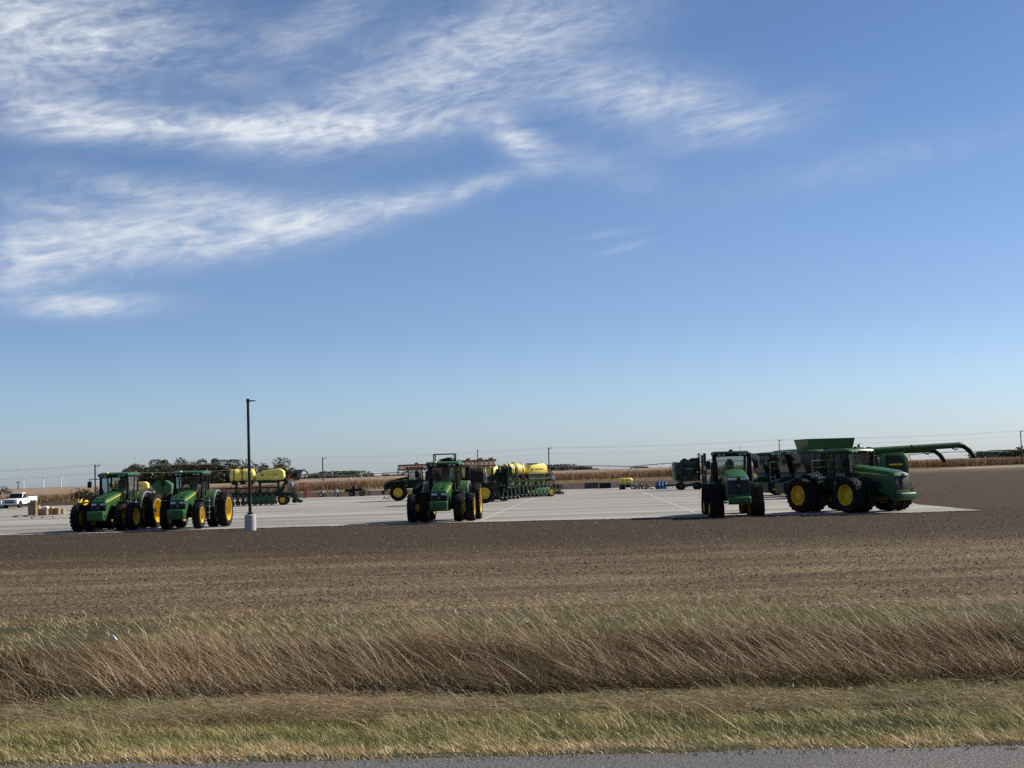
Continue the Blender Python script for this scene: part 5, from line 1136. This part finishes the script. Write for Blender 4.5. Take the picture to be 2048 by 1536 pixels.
for s in (-1, 1):
    pane(t, [(s * .945, .75, 1.26), (s * .955, 1.85, 1.26), (s * .85, 1.82, 1.78), (s * .83, 1.15, 1.78)], "side_window", BLACK)
    MB().box((s * 1.10, .72, 1.32), (.16, .12, .22)).build("mirror", BLACK, t, .02); MB().box((s * .74, -.96, .86), (.30, .10, .24)).build("headlight", LAMP, t, .03)
    d_ = MB().b(*sorted((s * .975, s * .99)), .68, 1.92, .58, 1.2).build("door", WHITE, t); MB().b(*sorted((s * .988, s * 1.005)), 1.6, 1.8, 1.08, 1.12).build("door_handle", BLACK, d_); MB().b(*sorted((s * .988, s * .996)), 1.15, 1.45, .75, .95).build("door_logo", GREEN, d_)
    for y in (0, 3.7): MB().cyl((s * .955, y, .45), (s * .992, y, .45), .50, .50, 20).build("wheel_arch", BLACK, t)
    ub = MB(); ub.b(*sorted((s * .55, s * 1.02)), 2.1, 4.7, .62, 1.40).build("utility_box", WHITE, t, .03)
    for y0, y1, z0 in ((2.14, 2.85, .68), (2.9, 4.1, 1.02), (4.15, 4.66, .68)):
        dd = MB().b(*sorted((s * 1.018, s * 1.03)), y0, y1, z0, 1.36).build("box_door", WHITE, t); MB().b(*sorted((s * 1.028, s * 1.04)), (y0 + y1) / 2 - .1, (y0 + y1) / 2 + .1, 1.15, 1.19).build("latch", BLACK, dd)
g_ = MB().b(-.60, .60, -1.0, -.93, .70, 1.04).build("grille", BLACK, t, .02); MB().b(-.60, .60, -1.02, -.99, .86, .90).build("grille_bar", CHROME, g_)
MB().b(-1.0, 1.0, -1.16, -.92, .42, .66).build("bumper", CHROME, t, .05); MB().b(-.98, .98, 2.05, 4.7, .5, .62).build("bed", BLACK, t); MB().b(-.7, .7, .3, 4.5, .35, .5).build("chassis", BLACK, t)
MB().b(-.5, .5, 1.35, 1.6, 1.93, 2.0).build("light_bar", AMBER, t, .02); MB().box((0, 3.3, 1.0), (1.0, 2.2, .6)).build("tool_chest", BLACK, t)
t = thing("liquid_tote", at(-4, 1017), 0, "pale green plastic tote cut off by the left edge beside the truck", "tote")
MB().b(-.55, .55, -.5, .5, .18, 1.08).build("tank", M("pale_green_poly", (.52, .62, .52), .5), t, .06)
cg = MB(); [cg.tube([(-.57, -.52, z), (.57, -.52, z), (.57, .52, z), (-.57, .52, z), (-.57, -.52, z)], .02, 5) for z in (.25, .55, .85, 1.1)]; [cg.tube([(x, -.52, .18), (x, -.52, 1.1)], .018, 5) for x in (-.55, -.2, .2, .55)]; cg.build("cage", GREY, t)
MB().b(-.6, .6, -.55, .55, .02, .17).build("skid", BLACK, t)

# ------------------------------------------------------------------ crates and pallets by the truck
def crate(px, py, w, d, h, label, z=PZ, mat=None, rz=4, planks=4, ref=None):
    q = G(px, py, PZ) if ref is None else Vector(ref)
    t = thing("crate", (q.x, q.y, z), rz, label, "crate", "wooden crates stacked in the yard"); mat = mat or CRATE
    MB().b(-w / 2 + .03, w / 2 - .03, .03, d - .03, .06, h - .02).build("panel", mat, t)
    me = {}
    ph = (h - .04) / planks
    for k in range(planks):
        z0 = .06 + k * (h - .08) / planks; hh = ph * .84
        MB().b(-w / 2, w / 2, 0, .028, z0, z0 + hh).build("plank", mat, t); MB().b(w / 2 - .028, w / 2 + .004, .03, d, z0, z0 + hh).build("plank", mat, t)
    for x in (-w / 2 + .06, w / 2 - .06): MB().b(x - .05, x + .05, -.025, -.002, .02, h).build("batten", mat, t)
    for y in (.08, d - .06): MB().b(w / 2 + .006, w / 2 + .03, y - .05, y + .05, .02, h).build("batten", mat, t)
    for y in (.1, d / 2, d - .1): MB().b(-w / 2, w / 2, y - .05, y + .05, -.0, .055).build("skid", mat, t)
    MB().b(-w / 2 - .01, w / 2 + .01, -.01, d + .01, h, h + .025).build("lid", mat, t)
    return q
DK = M("dark_crate_wood", (0.32, 0.215, 0.11), 0.8, var=0.25, scale=5.0, bmp=0.3)  # darker tone of the crate wood
qa = crate(63.5, 1030.5, .70, .7, .92, "tall wooden crate, bottom of the two-high stack near the truck", mat=DK)
crate(65, 0, .52, .42, .46, "small dark crate on top of the tall crate near the truck", PZ + .95, DK, ref=(qa.x + .08, qa.y + .1, 0))
crate(74, 1025, .36, .6, .74, "pale upright crate squeezed beside the two-high stack", planks=3)
qb = crate(84, 1031, .78, .8, .60, "middle wooden crate with a white sheet on its lid", mat=DK)
crate(99, 1029.5, .40, 1.1, .72, "slatted pale crate between the middle and the right crate", planks=3)
crate(110, 1029.5, .58, .9, .60, "right wooden crate with sunlit pale end", mat=DK)
crate(124, 1028, .26, .5, .46, "smallest pale crate at the right end of the row", planks=2)
bg = MB(); vs = [(-.3, -.1, 0), (.25, -.15, 0), (.3, .4, 0), (-.25, .4, 0)]; bg.loft([[Vector(v) for v in vs], [Vector(v) * .9 + Vector((.02, 0, .16)) for v in vs], [Vector(v) * .45 + Vector((-.06, .1, .24)) for v in vs]])
o = tag(bg.build("plastic_sheet", BAG, None, .02), "white crumpled sheet lying on the middle crate", "sheet"); o.location = (qb.x + .2, qb.y + .3, PZ + .63)
t = thing("pallet", at(47, 1034), 4, "dark flat pallet on the ground left of the crates", "pallet")
for k in range(6): MB().b(-.95, .95, .12 + k * .2, .27 + k * .2, .12, .145).build("board", PALLET, t)
for x in (-.9, 0, .9): MB().b(x - .05, x + .05, .1, 1.28, 0, .118).build("runner", PALLET, t)
t = thing("pallet", at(84, 1036), 4, "long low pallet under the front of the crate row", "pallet")
for k in range(3): MB().b(-.95, .95, .0 + k * .09, .07 + k * .09, .08, .1).build("board", PALLET, t)
for x in (-.9, 0, .9): MB().b(x - .05, x + .05, .0, .26, 0, .078).build("runner", PALLET, t)
t = thing("traffic_cone", at(157, 1012), 0, "small orange cone at the back of the yard left of the tractors", "cone")
MB().box((0, 0, .03), (.5, .5, .06)).build("base", BLACK, t); CON = M("faded_orange_plastic", (.62, .24, .13), .6); MB().cyl((0, 0, .06), (0, 0, 1.0), .19, .05, 14).build("cone", CON, t); MB().cyl((0, 0, .5), (0, 0, .68), .125, .095, 14).build("band", WHITE, t)

# ------------------------------------------------------------------ lamp post
t = thing("lamp_post", at(501, 1059.5), 0, "black lamp post on a round concrete base at the yard's front edge", "lamp post")
MB().lathe([(.001, .80), (.27, .80), (.30, .77), (.305, .0), (.305, -.3)], 28, 'z').build("concrete_base", CONC, t)
MB().box((0, 0, .86), (.30, .30, .10)).build("base_plate", POST, t, .02); MB().box((0, 0, 3.9), (.155, .155, 6.1), None, (.80, .80)).build("pole", POST, t, .012)
ar = MB().bar((-.12, 0, 6.88), (.22, 0, 6.88), .06, .06).build("arm", POST, t); MB().loft([[(x, -w, z0), (x, w, z0), (x, w, z1), (x, -w, z1)] for x, w, z0, z1 in ((.05, .08, 6.84, 6.93), (.14, .14, 6.85, 6.92), (.42, .13, 6.88, 6.91))]).build("lamp_head", POST, ar, .01)
MB().box((0, 0, 6.98), (.16, .16, .06)).build("pole_cap", POST, t); MB().box((0, -.075, 1.25), (.1, .02, .2)).build("hand_hole", POST, t)

# ------------------------------------------------------------------ things along the back of the yard
t = thing("trailer", at(655, 994), 0, "small pale flat trailer frame at the back of the yard right of the red stand", "trailer")
fr = MB(); fr.b(-1.3, 1.2, -.7, -.6, .45, .58).b(-1.3, 1.2, .6, .7, .45, .58); [fr.b(x, x + .1, -.7, .7, .46, .57) for x in (-1.3, -.4, .5, 1.1)]; fr.bar((1.2, 0, .5), (2.1, 0, .45), .1); fr.build("frame", M("dull_cream_paint", (.42, .40, .34), .6, dust=.3), t)
for s in (-1, 1): wheel(t, (-.8, s * .85, .32), .32, .2, .18, s, 0, WHITE, False, axis='y'); wheel(t, (1.3, s * .5, .28), .28, .2, .16, s, 0, WHITE, False, axis='y')
MB().b(-1.1, -.5, -.4, .4, .58, .86).b(1.0, 1.4, -.3, .3, .58, 1.05).build("tool_box", M("dull_cream_paint", (.42, .40, .34), .6), t, .03); MB().cyl((-.7, 0, .8), (-.7, 0, 1.6), .03, .03, 6).build("mast", GREY, t)
t = thing("trailer", at(713, 992.5), 0, "dark loaded flatbed trailer left of the sprayer's nose", "trailer")
MB().prism([(-1.6, .75), (-1.35, 1.05), (1.0, 1.05), (1.0, .75), (-1.2, .6)], -.9, .9, 'y').build("bed", BLACK, t, .02); MB().bar((1.0, 0, .8), (2.3, 0, .55), .16).b(1.6, 2.1, -.3, .3, .1, .7).build("gooseneck", STEEL, t)
MB().box((-.3, 0, 1.25), (.5, .8, .4)).box((.5, .2, 1.15), (.5, .6, .25)).cyl((-.2, 0, 1.4), (-.2, 0, 1.9), .08, .08, 8).build("load", RUST, t)
for x in (-.6, .8):
    for s in (-1, 1): wheel(t, (x, s * .95, .35), .35, .24, .2, s, 0, STEEL, False, axis='y')
t = thing("red_stand", at(612, 996), -10, "rusty red steel stand behind the planter's right end", "stand")
fr = MB(); [fr.bar((x, y, .05), (x, y, 2.1), .09) for x in (-.2, .25) for y in (-.3, .3)]; [fr.bar((-.2, y, z), (.25, y, z), .08) for y in (-.3, .3) for z in (.2, 1.0, 1.5, 2.05)]; fr.bar((-.9, -.3, 2.05), (-.2, -.3, 2.05), .08).bar((-.9, -.3, 1.4), (-.9, -.3, 2.05), .08); fr.build("frame", REDP, t); MB().b(-.3, .35, -.4, .4, 0, .06).b(-.12, .18, -.33, -.28, .3, 1.4).build("plate", REDP, t)
def bin_(px, py, w, h, d, label, mat, lip=True, slats=0):
    t = thing("storage_bin", at(px, py), 0, label, "bin"); MB().b(-w / 2, w / 2, 0, d, .08, h).build("box", mat, t, .02)
    if lip: [MB().b(x - .06, x + .06, -.04, d + .02, 0, h + .04).build("end_post", GREY, t) for x in (-w / 2, w / 2)]
    for k in range(slats): x = -w / 2 + (k + .5) * w / slats; MB().b(x - .05, x + .05, -.035, 0, .1, h - .04).build("rib", mat, t)
    return t
bin_(1183, 978, 1.95, .88, 1.2, "long dark steel bin with pale end posts at the yard's back edge", RUST, True, 6)
bin_(1211, 978, 1.5, .82, 1.2, "lower black bin right of the long dark bin", BLACK, False, 4)
bin_(1117, 978.5, 1.0, .62, 1.0, "low dark bin at the right planter's rear", RUST, False, 3)
bin_(1130, 974.5, .55, .55, .5, "small cream box beside the low dark bin", M("cream_card", (.62, .54, .38), .8), False)
t = thing("tank_stand", at(1252, 979), 0, "yellow tank on a dark stand at the back of the yard", "tank")
MB().lathe([(.001, -.85), (.30, -.84), (.40, -.72), (.42, -.6), (.42, .6), (.40, .72), (.30, .84), (.001, .85)], 22, 'x', (0, 0, 1.05)).build("tank", POLY, t)
for x in (-.45, .15): MB().lathe([(.41, x - .03), (.435, x - .03), (.435, x + .03), (.41, x + .03)], 22, 'x', (0, 0, 1.05)).build("strap", BLACK, t)
fr = MB(); [fr.bar((x, y, 0), (x, y, .75), .08) for x in (-.8, -.1, .7) for y in (-.35, .35)]; fr.b(-.9, .8, -.42, .42, .60, .68); fr.build("stand", GREY, t); MB().b(-.75, -.15, -.3, .3, .02, .6).b(0, .6, -.2, .3, .25, .6).build("pump_box", BLACK, t)
MB().b(.9, 1.3, -.2, .2, 0, .34).build("white_block", WHITE, t)
for i, (px, w, lb) in enumerate(((1272, 1.0, "first pile of parts right of the yellow tank"), (1286, 1.1, "second pile of tangled parts, with a raised spike"), (1300, .9, "last pile of parts before the blue drums"))):
    t = thing("parts_pile", at(px, 978.5), 5 * i, lb, "parts pile"); rs = random.Random(i + 3)
    for k in range(4): MB().b(-w / 2, w / 2, k * .25, k * .25 + .18, .1, .13).build("pallet_board", PALLET, t)
    MB().b(-w / 2, -w / 2 + .1, 0, 1, 0, .1).b(w / 2 - .1, w / 2, 0, 1, 0, .1).build("pallet_runner", PALLET, t)
    for k in range(9):
        c = Vector((rs.uniform(-.45, .45) * w, rs.uniform(.1, .8), rs.uniform(.2, .5))); d = Vector((rs.uniform(-.4, .4), rs.uniform(-.2, .2), rs.uniform(-.08, .35)))
        MB().bar(c - d, c + d, rs.uniform(.04, .16), rs.uniform(.04, .16)).build("scrap_part", rs.choice([RUST, STEEL, BLACK, GREY, PALLET]), t)
for i, (px, lb) in enumerate(((1316, "left blue drum at the back of the yard"), (1322.5, "middle blue drum at the back of the yard"), (1329, "right blue drum at the back of the yard"))):
    t = thing("drum", at(px, 979 - .3 * i), 0, lb, "drum", "blue drums by the folded implement"); MB().lathe([(.001, .0), (.29, .0), (.30, .05), (.29, .3), (.305, .32), (.29, .34), (.29, .6), (.305, .62), (.29, .64), (.30, .88), (.28, .90), (.001, .89)], 20, 'z').build("body", BLUEP, t); MB().cyl((.12, 0, .89), (.12, 0, .93), .05, .05, 8).build("bung", BLACK, t)

# ------------------------------------------------------------------ barn and farm buildings
BW = M("white_boards", (.74, .74, .72), .7, var=.08, scale=1.0)
q = W(601, 950, 900)
t = thing("barn", (q.x, q.y, 0), -48, "white barn with a grey gambrel roof right of the round tree", "barn", None, .80)
MB().prism([(-3.6, 0), (3.6, 0), (3.6, 5.6), (2.7, 8.4), (0, 10.6), (-2.7, 8.4), (-3.6, 5.6)], -6, 6, 'x').build("wall", BW, t)
for s in (-1, 1):
    r_ = MB().add([(-6.4, s * 3.8, 5.4), (6.4, s * 3.8, 5.4), (6.4, s * 2.75, 8.55), (-6.4, s * 2.75, 8.55), (-6.4, s * 4.0, 5.5), (6.4, s * 4.0, 5.5), (6.4, s * 2.9, 8.7), (-6.4, s * 2.9, 8.7)], [(0, 1, 2, 3), (4, 5, 6, 7), (0, 1, 5, 4), (1, 2, 6, 5), (2, 3, 7, 6), (3, 0, 4, 7)]).add([(-6.4, s * 2.75, 8.5), (6.4, s * 2.75, 8.5), (6.4, 0, 10.75), (-6.4, 0, 10.75), (-6.4, s * 2.9, 8.7), (6.4, s * 2.9, 8.7), (6.4, 0, 10.95), (-6.4, 0, 10.95)], [(0, 1, 2, 3), (4, 5, 6, 7), (0, 1, 5, 4), (1, 2, 6, 5), (2, 3, 7, 6), (3, 0, 4, 7)]); r_.build("roof", BARNR, t, smooth=0)
MB().b(6.0, 6.08, -1.5, 1.5, 0, 3.6).build("door", GREY, t); MB().b(6.0, 6.06, -.6, .6, 6.2, 7.4).build("loft_window", BLACK, t)
MB().prism([(-7.5, 0), (-3.6, 0), (-3.6, 4.4), (-7.5, 2.6)], -5, 5, 'x').build("lean_to", BW, t)
for px, w, h, Y, lb in ((659, 14, 4.6, 880, "low white shed below the far grove's left side"), (701, 6, 4.6, 1000, "small white shed right of the far grove"), (716, 5, 4.8, 1000, "white outbuilding beside the far grove"), (741, 9, 6.0, 1100, "grey roofed shed among the small far trees"), (755, 6, 6.2, 1100, "pale far shed above the sprayer's nose")):
    q = W(px, 955, Y); t = thing("shed", (q.x, q.y, 0), 10, lb, "shed"); MB().b(-w / 2, w / 2, -3, 3, 0, h * .62).build("wall", BW, t); MB().prism([(-3.3, h * .60), (3.3, h * .60), (0, h)], -w / 2 - .3, w / 2 + .3, 'x').build("roof", BARNR if px == 741 else WHITE, t, smooth=0)

# ------------------------------------------------------------------ poles, wires, pivot, turbines
POLES = [(-280, 946, 250), (190, 929, 262), (645, 914.5, 326), (1097, 895, 385), (1558, 879, 420), (2041, 861.5, 445), (2560, 842, 470)]
PT = [W(*p) for p in POLES]
PLAB = {1: "wooden utility pole behind the leftmost tractor's exhaust", 2: "wooden utility pole right of the barn", 3: "tall dark utility pole at the right planter", 4: "utility pole rising behind the combines", 5: "leaning utility pole at the right edge"}
def pole(q, label, r=.17, arm=.9, leanx=0.0):
    t = thing("utility_pole", (q.x, q.y, 0), 0, label, "utility pole", "utility poles of the power line")
    MB().cyl((leanx, 0, -.2), (0, 0, q.z), r, r * .72, 10).build("pole", POLEW, t)
    a_ = MB().bar((-.05, 0, q.z - .35), (arm, 0, q.z - .25), .09, .12).build("bracket", POLEW, t)
    for x in (0.0, arm): MB().cyl((x, 0, q.z - .2 if x else q.z), (x, 0, q.z + .08), .07, .06, 8).build("insulator", GREY, a_)
    MB().cyl((.18, 0, q.z - 1.6), (.30, 0, q.z - 1.6), .05, .05, 8).build("neutral_clamp", GREY, t)
    return t
for i, lb in PLAB.items(): pole(PT[i], lb, .20 if i in (3, 5) else .17)
q = W(954.5, 899.5, 400); pole(q, "utility pole rising behind the middle tractor's right side", .17, .5)
q = W(183, 961, 700); pole(q, "small far utility pole beside the left tractor's mirror", .15, .4)
q = W(36, 963.5, 560); t = pole(q, "short utility pole with a crossarm above the white truck", .22, .3); MB().bar((-1.0, 0, q.z - .3), (1.0, 0, q.z - .3), .16, .2).build("crossarm", POLEW, t)
WIRE = M("wire", (.26, .27, .28), .6)
for off, dz, lb in ((0.0, .05, "top wire of the power line"), (.9, -.18, "bracket wire just below the top one on the power line"), (.25, -1.6, "low neutral wire of the power line")):
    mb = MB()
    for a, b in zip(PT[:-1], PT[1:]):
        pts = []
        for k in range(15): f = k / 14; p = a.lerp(b, f) + Vector((off, 0, dz - .9 * 4 * f * (1 - f) * .55)); pts.append(p)
        mb.tube(pts, .020, 4)
    tag(mb.build("power_wire", WIRE, None), lb, "wire", "wires of the power line")
# centre pivot: arched spans with trusses between wheeled towers
PV = M("galvanised_pipe", (.17, .19, .21), .5, metal=.3)
TW = [(426, 959), (700, 951.5), (838, 945.5), (1000, 940.5), (1262, 933.2), (1545, 922.5), (1818, 909.5), (2036, 905.0), (2300, 896)]
TP = [W(px, py, 480 + (px - 700) * .05) for px, py in TW]
t = thing("irrigation_pivot", (TP[0].x, TP[0].y, 0), 0, "long centre pivot irrigation pipe arching over the corn on towers", "irrigation pivot"); o0 = Vector((TP[0].x, TP[0].y, 0))
for a, b in zip(TP[:-1], TP[1:]):
    N = 10; rise = .030 * (b - a).length * .55; pts = [a.lerp(b, k / N) + Vector((0, 0, rise * 4 * (k / N) * (1 - k / N))) - o0 for k in range(N + 1)]
    s_ = MB().tube(pts, .15, 6).build("pipe_span", PV, t)
    low = [p - Vector((0, 0, 1.5 if 0 < k < N else 0)) for k, p in enumerate(pts)]
    tr = MB()
    for k in (2, 5, 8): tr.cyl(pts[k] - Vector((1.6, 0, 0)), low[k], .055, .055, 4); tr.cyl(pts[k] + Vector((1.6, 0, 0)), low[k], .055, .055, 4)
    tr.tube([pts[0], low[2], low[5], low[8], pts[N]], .035, 4); tr.build("truss", PV, s_)
for p in TP:
    c_ = p - o0; tw = MB(); [tw.cyl((c_.x, c_.y, c_.z), (c_.x + s * 1.3, c_.y + d, .5), .08, .08, 5) for s in (-1, 1) for d in (-.8, .8)]; tw.bar((c_.x - 1.5, c_.y, .6), (c_.x + 1.5, c_.y, .6), .2); w_ = tw.build("tower", PV, t)
    for s in (-1, 1): MB().lathe([(.2, -.15), (.6, -.15), (.6, .15), (.2, .15)], 16, 'x', (c_.x + s * 1.5, c_.y, .6)).build("tower_wheel", RUBBER, w_)
for px, py, angs, lb in ((47.5, 954, (-12, 117, 215), "left one of the three white wind turbines"), (87.5, 953.5, (-10, 112, 186), "middle one of the three white wind turbines"), (122, 953.5, (16, 268, 152), "right one of the three white wind turbines")):
    q = W(px, py, 6000); t = thing("wind_turbine", (q.x, q.y, -2), 28, lb, "wind turbine", "wind turbines on the left horizon")
    MB().cyl((0, 6, 0), (0, 5, q.z), 2.3, 1.6, 12).build("tower", TURB, t); MB().box((0, 4, q.z + 2), (4, 11, 4)).build("nacelle", TURB, t, .6)
    hb = MB().lathe([(.001, -4.5), (1.6, -4), (2.2, -2.5), (2.2, -1), (.001, -1)], 14, 'y', (0, 0, q.z + 2)).build("hub", TURB, t)
    for a in angs:
        d = Vector((math.sin(R(a)), 0, math.cos(R(a)))); s_ = Vector((d.z, 0, -d.x)); c0 = Vector((0, -2.5, q.z + 2))
        MB().loft([[c0 + d * l - s_ * w, c0 + d * l + Vector((0, .5, 0)), c0 + d * l + s_ * w, c0 + d * l - Vector((0, .5, 0))] for l, w in ((1, 1.1), (8, 2.1), (25, 1.4), (46, .35))]).build("blade", TURB, hb)
q = W(269.5, 912, 1500); t = thing("radio_mast", (q.x, q.y, 0), 0, "thin radio mast above the left end of the windbreak", "mast"); MB().cyl((0, 0, 0), (0, 0, q.z), .18, .10, 6).build("mast", GREY, t)
sh = MB(); [sh.bar((-.5, -.5, k * 2.0), (.5, .5, k * 2.0 + 1), .12) for k in range(2)]; sh.build("mast_brace", GREY, t)
# ------------------------------------------------------------------ litter in the tall grass
q = W(229, 1279, 18.2)
lp = MB().loft([[Vector((x, y, 0)) for x, y in ((-.05, -.02), (.05, -.03), (.06, .03), (-.04, .03))], [Vector((x - .015, y, .06)) for x, y in ((-.035, -.015), (.02, -.02), (.025, .015), (-.03, .015))], [Vector((x - .03, y, .10)) for x, y in ((-.012, -.008), (.0, -.008), (.0, .008), (-.012, .008))]]).build("paper_scrap", BAG, None, .004)
lp.location = q; lp.scale = (.6, .6, .6); tag(lp, "white scrap of paper caught in the tall grass on the left", "litter")
